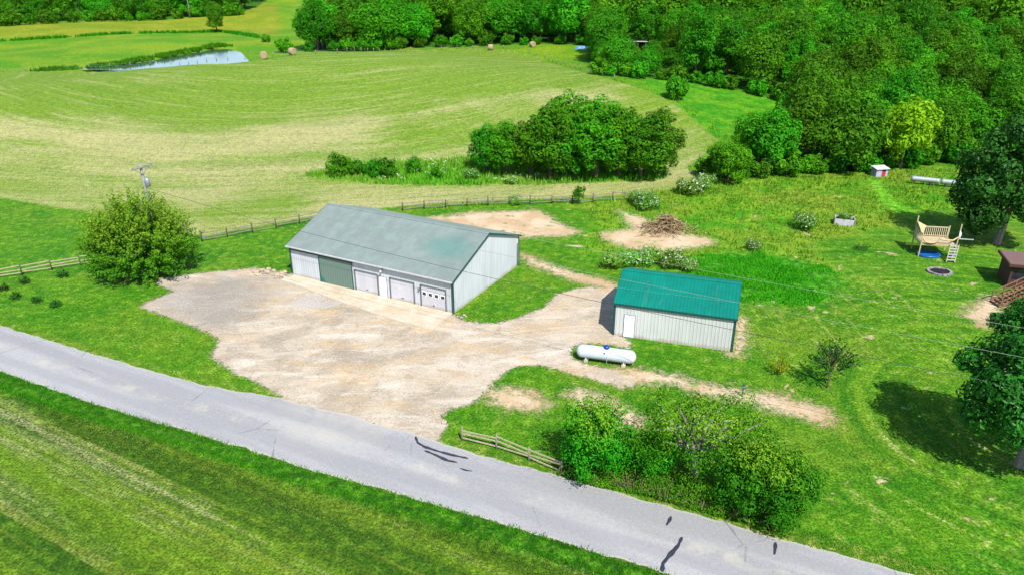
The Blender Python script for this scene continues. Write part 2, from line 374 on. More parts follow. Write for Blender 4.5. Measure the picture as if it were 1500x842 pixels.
    c = b.mix(fz, c, f)
    up = b.attr('up')
    vz = b.mul(b.ss(b.add(up, b.mul(edge, .2)), -1.2, -.5), b.ss(lo, .2, 0.0))
    c = b.mix(b.mul(vz, b.ss(clump, .42, .62, .1, .8)), c, col(168, 172, 84))
    # woods floor
    c = b.mix(zone('woods', -1.5, 1.5), c, b.mix(b.ss(clump, .4, .6), col(40, 96, 14), col(72, 132, 26)))
    # grass grain
    c = b.mix(1.0, c, b.gray(b.add(b.mul(gm, 1.05), .40)), 'MULTIPLY')
    c = b.mix(1.0, c, b.gray(b.ss(clump, .3, .7, .74, 1.2)), 'MULTIPLY')
    # bare earth
    dz = b.ss(b.add(b.add(b.attr('dirt'), b.mul(edge, 2.6)), b.mul(b.add(fine, -.5), 3.0)), -.8, .9)
    dc = b.mix(b.ss(mid, .35, .65), col(222, 198, 166), col(198, 168, 130))
    dc = b.mix(b.ss(b.noise(scale=2.2, detail=5, rough=.7), .5, .72, 0, .8), dc, col(232, 212, 184))
    dc = b.mix(b.ss(fine, .62, .75, 0, .6), dc, col(120, 104, 70))
    patch = b.ss(b.noise(scale=.55, detail=5, rough=.68), .55, .66)
    c = b.mix(b.mul(dz, b.add(b.mul(patch, -.75), 1)), c, dc)
    # scattered bare spots on the near lawns
    sp = b.mul(b.ss(b.noise(scale=.33, detail=6, rough=.66, dist=.5), .63, .69), b.mul(b.ss(Y, 125, 95), b.ss(X, -3, 6)))
    c = b.mix(b.mul(sp, b.ss(lo, 0, -.2)), c, dc)
    # gravel yard
    yz = b.ss(b.add(b.attr('yard'), b.add(b.mul(edge, .95), b.mul(b.add(fine, -.5), 1.4))), -.2, .25)
    tv = b.mapping(P, (.16, .5, 1), rot=R(-33))
    tr = b.noise(tv, 1.0, 4, .6, .4)
    gw = b.noise(b.mapping(P, (.6, 1.3, 1), rot=R(-33)), 1.0, 6, .7, .8)
    g = b.mix(b.ss(mid, .35, .65), col(210, 195, 173), col(188, 173, 151))
    gb = b.noise(scale=.21, detail=6, rough=.68, dist=.4)
    g = b.mix(b.ss(b.add(gb, b.mul(b.ss(X, -2, -16), .07)), .52, .68, 0, .62), g, col(158, 144, 126))
    g = b.mix(b.ss(b.noise(b.mapping(P, (1, 1, 1), loc=(31, 7, 0)), .16, 5, .6), .52, .66, 0, .7), g, col(216, 184, 138))
    g = b.mix(b.ss(gw, .54, .68, 0, .42), g, col(236, 226, 208)); g = b.mix(b.ss(gw, .47, .36, 0, .5), g, col(164, 146, 122))
    g = b.mix(b.ss(tr, .5, .7, 0, .7), g, col(228, 218, 202))
    g = b.mix(b.ss(tr, .47, .32, 0, .6), g, col(200, 172, 130))
    gd = b.n.new('ShaderNodeVectorMath'); gd.operation = 'DISTANCE'; b.put(gd.inputs[0], P); q = at(315, 440); gd.inputs[1].default_value = (q[0], q[1], 0)
    g = b.mix(b.mul(b.ss(b.add(gd.outputs['Value'], b.mul(b.add(mid, -.5), 9)), 8, 2.5), .6), g, col(150, 146, 142))
    g = b.mix(b.ss(b.noise(scale=.5, detail=5, rough=.7), .54, .7, 0, .5), g, col(160, 150, 136))
    g = b.mix(b.ss(b.noise(scale=5, detail=5, rough=.75), .54, .66, 0, .7), g, col(126, 112, 92))
    g = b.mix(b.ss(b.noise(scale=6.5, detail=4, rough=.75), .56, .68, 0, .8), g, col(250, 244, 232))
    for (qx, qy), (ex, ey), cc in (((468, 441), (2.6, 1.7), (178, 172, 164)),):
        q = at(qx, qy); ed_ = b.n.new('ShaderNodeVectorMath'); ed_.operation = 'LENGTH'; b.put(ed_.inputs[0], b.mapping(P, (1/ex, 1/ey, 0), loc=(-q[0]/ex, -q[1]/ey, 0)))
        g = b.mix(b.ss(b.add(ed_.outputs['Value'], b.mul(b.add(clump, -.5), .8)), 1.05, .85, 0, .8), g, b.mix(b.ss(fine, .4, .6), col(*cc), col(206, 200, 192)))
    # wheel tracks curving from the road to the garage
    q = at(905, 700); tk = b.n.new('ShaderNodeVectorMath'); tk.operation = 'DISTANCE'; b.put(tk.inputs[0], P); tk.inputs[1].default_value = (q[0], q[1]+2, 0)
    tw = b.noise(b.mapping(b.gray(b.add(tk.outputs['Value'], b.mul(b.add(mid, -.5), .9))), (1.5, 0, 0)), 1.0, 3, .6)
    tm = b.ss(b.add(X, b.mul(b.add(gb, -.5), 14)), -7, 1)
    g = b.mix(b.mul(tm, b.ss(tw, .54, .66, 0, .38)), g, col(232, 220, 202)); g = b.mix(b.mul(tm, b.ss(tw, .46, .34, 0, .34)), g, col(186, 162, 130))
    c = b.mix(yz, c, g)
    bare = b.math('MAXIMUM', yz, dz)
    hgt = b.add(b.mul(fine, .10), b.mul(clump, .10))
    hgt = b.mul(hgt, b.add(b.mul(bare, -.7), 1))
    return b.bsdf(c, .9, .12, normal=b.bump(hgt, .8, 1.0))
GM = ground_material()
FC = lambda a: a[GF].mean(1)
fz_ = np.zeros(len(GF), int)
fcx, fcy = FC(GX), FC(GY)
names = ['ground', 'forest_floor', 'hay_field', 'mown_field', 'gravel_yard']
fz_[FC(ATT['woods']) > 0] = 1; fz_[(FC(ATT['hay']) > 0) & (FC(ATT['isl']) < 0)] = 2
fz_[FC(ATT['lo']) > 1.4] = 3; fz_[(FC(ATT['yard']) > 0) & (FC(ATT['lo']) < 0)] = 4
for i, nme in enumerate(names):
    fs = GF[fz_ == i]; u, inv = np.unique(fs, return_inverse=True)
    me = npmesh(nme, np.stack([GX, GY, GZ], 1)[u], inv.reshape(fs.shape)[:, ::-1], [GM], smooth=True, vattr={k: a[u] for k, a in ATT.items()})
    tag(link(bpy.data.objects.new(nme, me)), kind='structure')

# road ------------------------------------------------------------------
def resample(L, step):
    L = np.array(L); s = np.concatenate([[0], np.cumsum(np.linalg.norm(np.diff(L, axis=0), axis=1))]); t = np.linspace(0, s[-1], int(s[-1]/step))
    return np.stack([np.interp(t, s, L[:, 0]), np.interp(t, s, L[:, 1])], 1)
def road():
    b = NB('asphalt'); v = b.mapping(b.pos(), rot=R(29.5)); w_ = b.attr('w')
    n1 = b.noise(scale=9, detail=4, rough=.7); n2 = b.noise(b.mapping(v, (.06, .5, 1)), 1.0, 4, .6); n3 = b.noise(scale=.45, detail=5, rough=.65)
    c = b.mix(b.ss(n2, .38, .64), col(164, 164, 165), col(180, 180, 180))
    c = b.mix(b.ss(n1, .45, .7, 0, .4), c, col(138, 140, 142)); c = b.mix(b.ss(n1, .5, .3, 0, .3), c, col(206, 206, 204))
    # dusty strip between the wheel paths and worn pale edges
    mid_ = b.ss(b.math('ABSOLUTE', b.add(w_, -.52)), .16, .02)
    c = b.mix(b.mul(mid_, b.ss(n3, .48, .7, 0, .6)), c, col(206, 200, 184))
    ed = b.ss(b.add(b.math('ABSOLUTE', b.add(w_, -.5)), b.mul(b.add(n3, -.5), .05)), .455, .495)
    c = b.mix(b.mul(ed, .7), c, col(196, 190, 178))
    # sand carried onto the road from the yard mouth
    q = at(510, 600); dn = b.n.new('ShaderNodeVectorMath'); dn.operation = 'DISTANCE'; b.put(dn.inputs[0], b.mapping(b.pos(), (1, 1, 1), loc=(-q[0], -q[1], 0)))
    dn.inputs[1].default_value = (0, 0, 0)
    sn = b.ss(b.add(dn.outputs['Value'], b.mul(b.add(n3, -.5), 9)), 6.5, 3, 0, .5)
    c = b.mix(b.mul(sn, b.ss(n3, .3, .6)), c, col(206, 198, 186))
    wp = b.ss(b.math('ABSOLUTE', b.add(b.math('ABSOLUTE', b.add(w_, -.5)), -.24)), .13, .04)
    c = b.mix(b.mul(wp, b.ss(n2, .3, .6, .15, .45)), c, col(152, 153, 156))
    # fine cracks
    cr = b.n.new('ShaderNodeTexVoronoi'); cr.feature = 'DISTANCE_TO_EDGE'; b.put(cr.inputs['Vector'], b.pos()); cr.inputs['Scale'].default_value = .16
    crk = b.mul(b.ss(b.add(cr.outputs[0], b.mul(b.add(n3, -.5), .05)), .006, .002), b.ss(b.noise(scale=.09, detail=2), .5, .56))
    c = b.mix(b.mul(crk, .6), c, col(110, 112, 116))
    m = b.bsdf(c, .85, .25, normal=b.bump(n1, .35, .02))
    # transverse grid between edges
    A = resample(UP, .35); N = len(A); LOr = resample(LO, .2); W = 9; V = []; at_ = []
    rn = np.random.default_rng(3); ja = np.convolve(rn.normal(0, .11, N), np.ones(3)/3, 'same'); jb = np.convolve(rn.normal(0, .09, N), np.ones(3)/3, 'same')
    for i in range(N):
        t = A[min(i+1, N-1)]-A[max(i-1, 0)]; t /= np.linalg.norm(t); nn = np.array([t[1], -t[0]])
        d = LOr-A[i]; al = d@t; k = np.argmin(np.abs(al)); wd = d[k]@nn
        if abs(al[k]) > 1: wd = 6.2
        a = ja[i]; e = wd+jb[i]
        for j in range(W):
            f = j/(W-1); p = A[i]+nn*(a+(e-a)*f); V.append((p[0], p[1], .022+.05*(1-(2*f-1)**2))); at_.append(f)
    F = np.array([(i*W+j, i*W+j+1, (i+1)*W+j+1, (i+1)*W+j) for i in range(N-1) for j in range(W-1)])[:, ::-1]
    me = npmesh('road', np.array(V), F, [m], smooth=True, vattr={'w': np.array(at_)})
    o = link(bpy.data.objects.new('road', me)); tag(o, kind='structure')
    if me.polygons[0].normal.z < 0: me.flip_normals()
road()
TAR = plain('tar', (58, 60, 72), .5, .4, var=.2)
def tar_line(pts, wd, nm='tar_patch'):
    P = np.array([at(*p)[:2] for p in pts]); P = resample(P, .12); n = len(P); mb = MB(); V = []
    for i in range(n):
        t = P[min(i+1, n-1)]-P[max(i-1, 0)]; t /= np.linalg.norm(t); nn = np.array([-t[1], t[0]])
        w_ = wd*(.75+.22*math.sin(i*.45+wd*9)+.12*math.sin(i*1.1))*min(1, (i+.6)/3, (n-i)/3)*.5+.012
        for s_ in (1, -1):
            q = P[i]+nn*s_*w_; V.append((q[0], q[1], .082))
    mb.addv(V, [(2*i+1, 2*i+3, 2*i+2, 2*i) for i in range(n-1)])
    o = mb.build(nm, TAR); tag(o, kind='structure')
tar_line([(608.6, 640), (612, 649), (622, 655), (640, 661), (662, 667), (686, 672)], .22)
tar_line([(622, 660.5), (638, 667), (655, 675), (670, 678)], .24)
tar_line([(674, 686.5), (684, 690), (692, 690.5)], .14)
tar_line([(983, 757), (980, 764), (976, 770)], .32)
tar_line([(999, 787), (993, 800), (980, 815), (971, 826), (970, 838)], .28)
tar_line([(1136, 795), (1135.5, 803), (1134, 813)], .26)

# pond ------------------------------------------------------------------
def pond():
    b = NB('water'); n = b.noise(b.mapping(b.pos(), (.5, 2.2, 1)), 1.2, 3, .6)
    m = b.bsdf(col(70, 92, 84), .06, .9, normal=b.bump(n, .06, .1))
    P = Z['pond']; c = P.mean(0); Q = c+(P-c)*1.02
    mb = MB(); z = .18; mb.addv([(p[0], p[1], z) for p in Q], [tuple(range(len(Q)))])
    o = mb.build('pond_water', m); tag(o, kind='structure')
    if o.data.polygons[0].normal.z < 0: o.data.flip_normals()
pond()

# ------------------------------------------------------------------ barns
def metal_mat(name, rgb, rough=.45, spec=.4, patch=None, streak=.1, metal=0.0, k=None):
    b = NB(name); n = b.noise(b.mapping(b.pos(), (1.2, 1.2, .18)), 1.0, 4, .6); n2 = b.noise(scale=.35, detail=5, rough=.65)
    c0 = col(*rgb, k=k); lo_ = tuple(q*(1-streak) for q in c0[:3])+(1,); hi_ = tuple(min(1, q*(1+streak)) for q in c0[:3])+(1,)
    c = b.mix(b.ss(b.add(b.mul(n, .5), b.mul(n2, .5)), .4, .62), lo_, hi_)
    if patch:
        (px, py, pz), r0, rgb2 = patch
        d = b.n.new('ShaderNodeVectorMath'); d.operation = 'DISTANCE'; b.put(d.inputs[0], b.mapping(b.pos(), (.62, 1, 1))); d.inputs[1].default_value = (px*.62, py, pz)
        c = b.mix(b.ss(b.add(d.outputs['Value'], b.mul(b.add(n2, -.5), 2.2)), r0*1.3, r0*.2, 0, .55), c, col(*rgb2))
    sx = b.n.new('ShaderNodeSeparateXYZ'); b.put(sx.inputs[0], b.pos()); wn = b.n.new('ShaderNodeTexWhiteNoise'); wn.noise_dimensions = '1D'
    b.put(wn.inputs['W'], b.math('FLOOR', b.mul(b.add(sx.outputs[0], b.mul(sx.outputs[1], .0)), 1.09)))
    c = b.mix(1.0, c, b.gray(b.add(b.mul(wn.outputs[0], .09), .955)), 'MULTIPLY')
    if 'siding' in name or 'door' in name:
        c = b.mix(b.ss(b.add(sx.outputs[2], b.mul(b.add(n2, -.5), .9)), .42, .05, 0, .55), c, col(176, 152, 118))
    else:
        c = b.mix(b.ss(b.noise(b.mapping(b.pos(), (1.6, .22, 1)), 1.0, 5, .7), .56, .72, 0, .22), c, tuple(min(1, q*.6+.08) for q in c0[:3])+(1,))
    return b.bsdf(c, rough, spec, metal)
M['wall_blue'] = metal_mat('pale_steel_siding', (220, 225, 230), .5, .3, streak=.06, k=.54)
M['wall_beige'] = metal_mat('beige_steel_siding', (218, 220, 216), .5, .3, streak=.06, k=.58)
M['roof_old'] = metal_mat('weathered_green_roof', (136, 150, 146), .6, .2, patch=((-2.6, 3.9, 4.6), 2.0, (84, 144, 132)), streak=.08)
M['roof_teal'] = metal_mat('teal_roof', (0, 128, 112), .5, .2, streak=.08)
M['trim_green'] = plain('green_trim', (30, 84, 78), .5, .4)
M['trim_white'] = plain('white_trim', (214, 214, 214), .5, .4)
M['door_white'] = plain('white_door', (244, 245, 246), .45, .4, var=.02, k=.86)
M['door_panel'] = metal_mat('overhead_door', (226, 224, 232), .5, .3, streak=.05, k=.58)
M['glass_dark'] = plain('dark_glass', (52, 48, 66), .12, .7, var=.2)
M['frame_grey'] = plain('grey_green_frame', (92, 112, 110), .5, .4)
def slide_mat():
    b = NB('faded_green_door'); xyz = b.n.new('ShaderNodeSeparateXYZ'); b.put(xyz.inputs[0], b.pos())
    n = b.noise(b.mapping(b.pos(), (3, 1, .4)), 1.0, 4, .6)
    e = b.add(b.add(xyz.outputs[2], b.mul(b.add(n, -.5), .8)), b.mul(b.ss(xyz.outputs[0], -15.8, -14.6), .9))
    c = b.mix(b.ss(e, .3, 1.15), col(30, 126, 108), col(116, 142, 130))
    return b.bsdf(c, .6, .3)
M['slide'] = slide_mat()
M['concrete'] = plain('concrete', (214, 200, 180), .9, .2, var=.12, scale=.9)
M['steel'] = plain('galvanised_steel', (170, 174, 178), .35, .5, .4)
M['black'] = plain('black_rubber', (40, 40, 42), .7, .2)

def rib_xs(L, pitch=.3, extra=()):
    """profile of ribbed sheet: list of (x, offset)"""
    xs = {}
    n = max(1, int(round(L/pitch))); p = L/n
    for i in range(n+1):
        c = i*p
        for dx, o in ((-.055, 0), (-.025, .022), (.025, .022), (.055, 0)):
            x = c+dx
            if 0 <= x <= L: xs[round(x, 4)] = o
    xs.setdefault(0.0, 0); xs.setdefault(L, 0)
    for e in extra: xs.setdefault(round(e, 4), 0)
    return sorted(xs.items())
def ribbed_wall(mb, o, ux, nrm, L, top, openings=(), bottom=0.0, mi=0):
    """vertical sheet from point o along unit ux, outward nrm; top(x)->height; openings (x0,x1,z0,z1)"""
    o, ux, nrm = Vector(o), Vector(ux), Vector(nrm)
    pr = rib_xs(L, extra=[q for a in openings for q in a[:2]])
    P = lambda x, z, of: o+ux*x+nrm*of+Vector((0, 0, z))
    for (x0, o0), (x1, o1) in zip(pr[:-1], pr[1:]):
        xm = (x0+x1)/2; spans = [(bottom, None)]
        for a in openings:
            if a[0]-1e-4 <= xm <= a[1]+1e-4: spans = ([(bottom, a[2])] if a[2] > bottom+.01 else [])+[(a[3], None)]
        for z0, z1 in spans:
            mb.addv([P(x0, z0, o0), P(x1, z0, o1), P(x1, z1 if z1 is not None else top(x1), o1), P(x0, z1 if z1 is not None else top(x0), o0)], [(0, 1, 2, 3)], mi)
def barn(name, label, origin, rz, L, W, he, hr, wall, roof, front_open, trim, over=.3, gover=.18):
    """origin at front right ground corner, local x to the left is negative"""
    root = thing(name, label, 'barn', (origin[0], origin[1], 0), rz)
    mb = MB(); sl_ = (hr-he)/(W/2)
    ribbed_wall(mb, (-L, 0, 0), (1, 0, 0), (0, -1, 0), L, lambda x: he, front_open)
    ribbed_wall(mb, (0, W, 0), (-1, 0, 0), (0, 1, 0), L, lambda x: he)
    g = lambda x: he+sl_*min(x, W-x)
    class _: pass
    def gable(o, ux, nr):
        pr = rib_xs(W, extra=[W/2])
        o, ux, nr = Vector(o), Vector(ux), Vector(nr)
        for (x0, o0), (x1, o1) in zip(pr[:-1], pr[1:]):
            mb.addv([o+ux*x0+nr*o0, o+ux*x1+nr*o1, o+ux*x1+nr*o1+Vector((0, 0, g(x1))), o+ux*x0+nr*o0+Vector((0, 0, g(x0)))], [(0, 1, 2, 3)])
    gable((0, 0, 0), (0, 1, 0), (1, 0, 0)); gable((-L, W, 0), (0, -1, 0), (-1, 0, 0))
    mb.build('wall', wall, root)
    rb = MB(); LL = L+2*gover; pr = rib_xs(LL)
    for side in (0, 1):
        y0, ym = (-over, W/2) if side == 0 else (W+over, W/2)
        z0 = he-sl_*over+.06; zm = hr+.06
        nrm = Vector((0, -sl_, 1) if side == 0 else (0, sl_, 1)).normalized()
        for (x0, o0), (x1, o1) in zip(pr[:-1], pr[1:]):
            a = [Vector((-L-gover+x0, y0, z0))+nrm*o0, Vector((-L-gover+x1, y0, z0))+nrm*o1, Vector((-L-gover+x1, ym, zm))+nrm*o1, Vector((-L-gover+x0, ym, zm))+nrm*o0]
            rb.addv(a, [(0, 1, 2, 3) if side == 0 else (3, 2, 1, 0)])
        # underside
        q = [(-L-gover, y0, z0-.07), (gover, y0, z0-.07), (gover, ym, zm-.07), (-L-gover, ym, zm-.07)]
        rb.addv(q, [(3, 2, 1, 0) if side == 0 else (0, 1, 2, 3)])
    ro = rb.build('roof', roof, root)
    rc = MB()
    for s_ in (-1, 1): rc.hexa([(-L-gover-.02, W/2, hr+.085), (gover+.02, W/2, hr+.085), (gover+.02, W/2+s_*.2, hr+.085-sl_*.2), (-L-gover-.02, W/2+s_*.2, hr+.085-sl_*.2), (-L-gover-.02, W/2, hr+.115), (gover+.02, W/2, hr+.115), (gover+.02, W/2+s_*.2, hr+.115-sl_*.2), (-L-gover-.02, W/2+s_*.2, hr+.115-sl_*.2)][::1 if s_ > 0 else 1])
    rc.build('ridge_cap', roof, ro)
    for x in (-L-gover-.035, gover+.01):
        for s_ in (0, 1):
            tr = MB(); y0 = -over if s_ == 0 else W+over
            a = (x+.012, y0, he-sl_*over-.02); b_ = (x+.012, W/2, hr-.02); tr.beam(a, b_, .03, .17); tr.build('rake_trim', trim, ro)
    for x, y in ((0, 0), (-L, 0), (0, W), (-L, W)):
        ct = MB(); sx = 1 if x == 0 else -1; sy = -1 if y == 0 else 1
        ct.box((x-sx*.055, y+sy*.035, he/2-.02), (.17, .02, he-.08)); ct.box((x+sx*.035, y-sy*.055, he/2-.02), (.02, .17, he-.08)); ct.build('corner_trim', trim, root)
    return root, ro
def overhead_door(root, x0, x1, h, windows=False):
    mb = MB(); n = 4; ph_ = h/n
    for i in range(n):
        for r_ in range(4):
            zb = i*ph_+r_*ph_/4
            mb.box(((x0+x1)/2, .045, zb+ph_/8), (x1-x0-.01, .05 if r_ else .046, ph_/4-(.012 if r_ else .02)))
        mb.box(((x0+x1)/2, .057, i*ph_+ph_/2), (x1-x0-.02, .04, ph_-.002))
    d = mb.build('overhead_door', M['door_panel'], root)
    f = MB()
    f.box((x0-.03, -.03, h/2), (.06, .10, h)); f.box((x1+.03, -.03, h/2), (.06, .10, h)); f.box(((x0+x1)/2, -.03, h+.035), (x1-x0+.12, .10, .07))
    f.build('door_frame', M['frame_grey'], d)
    hd = MB(); hd.box(((x0+x1)/2, .005, .35), (.22, .03, .05)); hd.build('handle', M['black'], d)
    if windows:
        k = 4; sp = (x1-x0)/k
        for i in range(k):
            cx = x0+sp*(i+.5); wn = MB(); wz = h-ph_*1.5
            wn.box((cx, .012, wz), (sp*.62, .012, ph_*.66)); o = wn.build('window', M['glass_dark'], d)
            wf = MB()
            for sx in (-1, 1): wf.box((cx+sx*sp*.32, .008, wz), (.04, .03, ph_*.72))
            for sz in (-1, 1): wf.box((cx, .008, wz+sz*ph_*.345), (sp*.6, .03, .04))
            wf.build('window_frame', M['door_white'], o)
    return d
def man_door(root, x0, x1, h, base=.06, frame=None):
    mb = MB(); mb.box(((x0+x1)/2, -.03, base+h/2), (x1-x0-.06, .045, h-.02)); d = mb.build('door', M['door_white'], root)
    f = MB(); t = .05
    f.box((x0+.01, 0, base+h/2), (t, .12, h)); f.box((x1-.01, 0, base+h/2), (t, .12, h)); f.box(((x0+x1)/2, 0, base+h+.02), (x1-x0+.04, .12, t))
    f.box(((x0+x1)/2, -.04, base-.03), (x1-x0+.1, .2, .05))
    f.build('door_frame', frame or M['steel'], d)
    k = MB(); k.tube([((x0+.14), .02, base+.95), ((x0+.14), -.06, base+.95)], [.03, .035], 8); k.build('door_knob', M['steel'], d)
    return d
A1 = .481; L1, W1 = 19.67, 13.35; X = lambda s: s-L1
ops = [(8.36, 11.08, 0, 2.22), (11.26, 12.2, .02, 2.13), (12.6, 15.32, 0, 2.22), (16.14, 18.88, 0, 2.22)]
big, big_roof = barn('pole_barn', 'large pale steel pole barn with faded green roof and row of garage doors', (-5.458, 62.39), -A1, L1, W1, 3.39, 5.76, M['wall_blue'], M['roof_old'], [(a-0, b, c, d) for a, b, c, d in ops], M['trim_green'])
overhead_door(big, X(8.36), X(11.08), 2.22); overhead_door(big, X(12.6), X(15.32), 2.22)
dw = overhead_door(big, X(16.14), X(18.88), 2.22, True); dw['label'] = 'white overhead door with a row of four small windows'
man_door(big, X(11.26), X(12.2), 2.08, .05)
# big sliding door on its track
mb = MB(); sx0, sx1 = X(3.88), X(8.12)
ribbed_wall(mb, (sx0, -.09, 0), (1, 0, 0), (0, -1, 0), sx1-sx0, lambda x: 2.86, bottom=.05); mb.box(((sx0+sx1)/2, -.075, 1.455), (sx1-sx0, .025, 2.81))
sd_ = mb.build('sliding_door', M['slide'], big); sd_['label'] = 'wide sliding door of faded green ribbed steel'
for x_ in (sx0+.03, sx1-.03): f = MB(); f.box((x_, -.13, 1.45), (.07, .03, 2.8)); f.build('door_edge', M['trim_green'], sd_)
mb = MB(); mb.box((X(4.15), -.12, 2.99), (8.1, .14, .16)); mb.build('door_track', M['trim_green'], big)
mb = MB(); mb.box((X(4.15), -.155, 3.13), (8.1, .2, .03)); mb.build('track_cover', M['trim_white'], big)
# gutter and downspout along the front eave
mb = MB(); ez = 3.39-.3*(5.76-3.39)/(W1/2)
mb.box((-L1/2, -.355, ez+.0), (L1+.36, .12, .11)); mb.build('gutter', M['trim_white'], big)
mb = MB(); mb.tube([(.03, -.34, ez-.05), (.03, -.12, ez-.35), (.03, -.11, .12), (.06, -.3, .06)], .045, 6); mb.build('downspout', M['trim_green'], big)
mb = MB(); mb.box((X(11.75), -.12, 2.86), (.16, .2, .22)); mb.tube([(X(11.75), -.2, 2.9), (X(11.75), -.42, 2.75)], [.07, .13], 10); mb.box((X(11.75), -.05, 3.1), (.08, .08, .3)); mb.build('wall_lamp', M['trim_white'], big)['label'] = 'white outdoor lamp over the small door'
mb = MB(); mb.box((X(15.95), -.09, 1.75), (.16, .14, .3)); mb.build('meter_box', M['steel'], big)
mb = MB(); mb.tube([(.07, W1-.45, .1), (.07, W1-.45, 2.6)], .05, 6); mb.build('conduit', M['trim_green'], big)
# concrete apron along the front
def apron():
    P = [at(*p)[:2] for p in ((664, 459.2), (652, 467), (636, 482.5), (600, 475), (560, 463), (515, 448), (470, 432), (425, 414), (404, 409), (430, 402.6))]
    mb = MB(); n = len(P); mb.addv([(p[0], p[1], .06) for p in P]+[(p[0], p[1], -.1) for p in P], [tuple(range(n))]+[(i, i+n, (i+1) % n+n, (i+1) % n) for i in range(n)])
    b = NB('apron_concrete'); n1 = b.noise(scale=.5, detail=5, rough=.7); n2 = b.noise(scale=6, detail=3, rough=.7)
    c = b.mix(b.ss(n1, .36, .64), col(206, 188, 160), col(222, 210, 190)); c = b.mix(b.ss(n2, .55, .75, 0, .35), c, col(160, 146, 126))
    c = b.mix(b.ss(n1, .66, .74, 0, .5), c, col(186, 150, 104))
    o = mb.build('concrete_apron', b.bsdf(c, .9, .2), None); tag(o, kind='structure')
    if o.data.polygons[0].normal.z < 0: o.data.flip_normals()
apron()

A2 = .307; L2, W2 = 10.17, 7.97
sm, sm_roof = barn('metal_garage', 'small beige steel garage with bright teal roof and one white door', (18.58, 55.17), -A2, L2, W2, 3.12, 4.55, M['wall_beige'], M['roof_teal'], [(.92, 1.86, .02, 2.13)], M['trim_green'], over=.12, gover=.1)
man_door(sm, .92-L2, 1.86-L2, 2.08, .05)
mb = MB(); ez = 3.12-.12*(4.55-3.12)/(W2/2); mb.box((-L2/2, -.15, ez-.03), (L2+.2, .05, .17)); mb.build('eave_trim', M['trim_green'], sm)
mb = MB(); mb.box((-L2/2, W2/2*.42, 3.12+(4.55-3.12)*.42+.085), (L2+.2, .05, .012)); 
mb.build('screw_line', plain('pale_screws', (70, 176, 160)), sm_roof)

# ------------------------------------------------------------------ propane tank
def tank():
    c = at(888, 518, .78); ang = -R(15.5)
    t = thing('propane_tank', 'long white propane tank with blue dome cap beside the gravel drive', 'tank', (c[0], c[1], 0), ang)
    b = NB('tank_paint'); n = b.noise(b.mapping(b.pos(), (.6, 1, 1)), 1.5, 4, .6); m = b.bsdf(b.mix(b.ss(n, .35, .65), col(206, 222, 236), col(224, 234, 243)), .35, .45)
    r, h = .55, 2.45; zc = .80; pts = []; rad = []
    for k in range(9):
        a = k/8*math.pi/2; pts.append((-h+.5-.5*math.cos(a), 0, zc)); rad.append(max(.01, r*math.sin(a)))
    for x in (-1, 0, 1): pts.append((x, 0, zc)); rad.append(r)
    for k in range(9):
        a = (1-k/8)*math.pi/2; pts.append((h-.5+.5*math.cos(a), 0, zc)); rad.append(max(.01, r*math.sin(a)))
    mb = MB(); mb.tube(pts, rad, 32); mb.build('body', m, t)
    bl = plain('blue_cap', (24, 62, 170), .35, .5)
    mb = MB(); mb.tube([(0, 0, zc+r-.03), (0, 0, zc+r+.14), (0, 0, zc+r+.2), (0, 0, zc+r+.24)], [.24, .24, .17, .02], 20); mb.build('dome_lid', bl, t)
    for x in (-1.6, 1.5):
        mb = MB(); mb.box((x, 0, .1), (.32, .9, .2)); mb.build('concrete_block', M['concrete'], t)
        for y in (-.3, .3):
            mb = MB(); mb.hexa([(x-.06, y-.12, .2), (x+.06, y-.12, .2), (x+.06, y+.12, .2), (x-.06, y+.12, .2), (x-.06, y-.12, zc-.42), (x+.06, y-.12, zc-.42), (x+.06, y+.12, zc-.42), (x-.06, y+.12, zc-.42)]); mb.build('saddle', m, t)
    mb = MB(); mb.box((-.1, -.5, zc+.28), (.09, .03, .16), 0); mb.build('plate', M['black'], t)
    mb = MB(); mb.tube([(.15, -.12, zc+r+.02), (.15, -.52, zc+.28), (.15, -.6, .5), (.15, -.62, .05)], .018, 6); mb.build('gas_pipe', M['trim_white'], t)
tank()

# ------------------------------------------------------------------ fences
M['wood_old'] = plain('weathered_wood', (150, 142, 124), .85, .2, var=.25, scale=6)
M['wood_dark'] = plain('dark_post_wood', (96, 84, 72), .85, .2, var=.25, scale=6)
M['wood_pale'] = plain('pale_split_wood', (190, 180, 146), .85, .2, var=.2, scale=6)
def rail_fence(label, pts, step, h=1.15, rails=3, rail_mat='wood_old', post_mat='wood_dark', seed=1, post_r=.075):
    rn = random.Random(seed); P = resample([at(*p)[:2] for p in pts], .1)
    s = np.arange(len(P))*.1; n = max(1, round(s[-1]/step)); idx = [min(len(P)-1, int(round(i*len(P)/n))) for i in range(n+1)]
    o = P[0]; root = thing('split_rail_fence', label, 'fence', (o[0], o[1], tz(*o)))
    q = [Vector((P[i][0]-o[0], P[i][1]-o[1], tz(*P[i])-tz(*o))) for i in idx]
    for a in q:
        hh = h*rn.uniform(.95, 1.12); dx, dy = rn.uniform(-.05, .05), rn.uniform(-.05, .05)
        mb = MB(); mb.tube([a+Vector((0, 0, -.2)), a+Vector((dx*.5, dy*.5, hh*.5)), a+Vector((dx, dy, hh))], [post_r*1.1, post_r, post_r*.9], 6); mb.build('post', M[post_mat], root)
    for a, b in zip(q[:-1], q[1:]):
        mb = MB()
        for k in range(rails):
            z = h*(.25+.62*k/max(1, rails-1)); mb.beam(a+Vector((0, 0, z+rn.uniform(-.12, .12))), b+Vector((0, 0, z+rn.uniform(-.12, .12))), .05, .09)
        mb.build('rails', M[rail_mat], root)
rail_fence('weathered split rail fence between the big bush and the large barn', [(296, 354), (370, 341), (440, 328), (470, 322)], 2.7, seed=2)
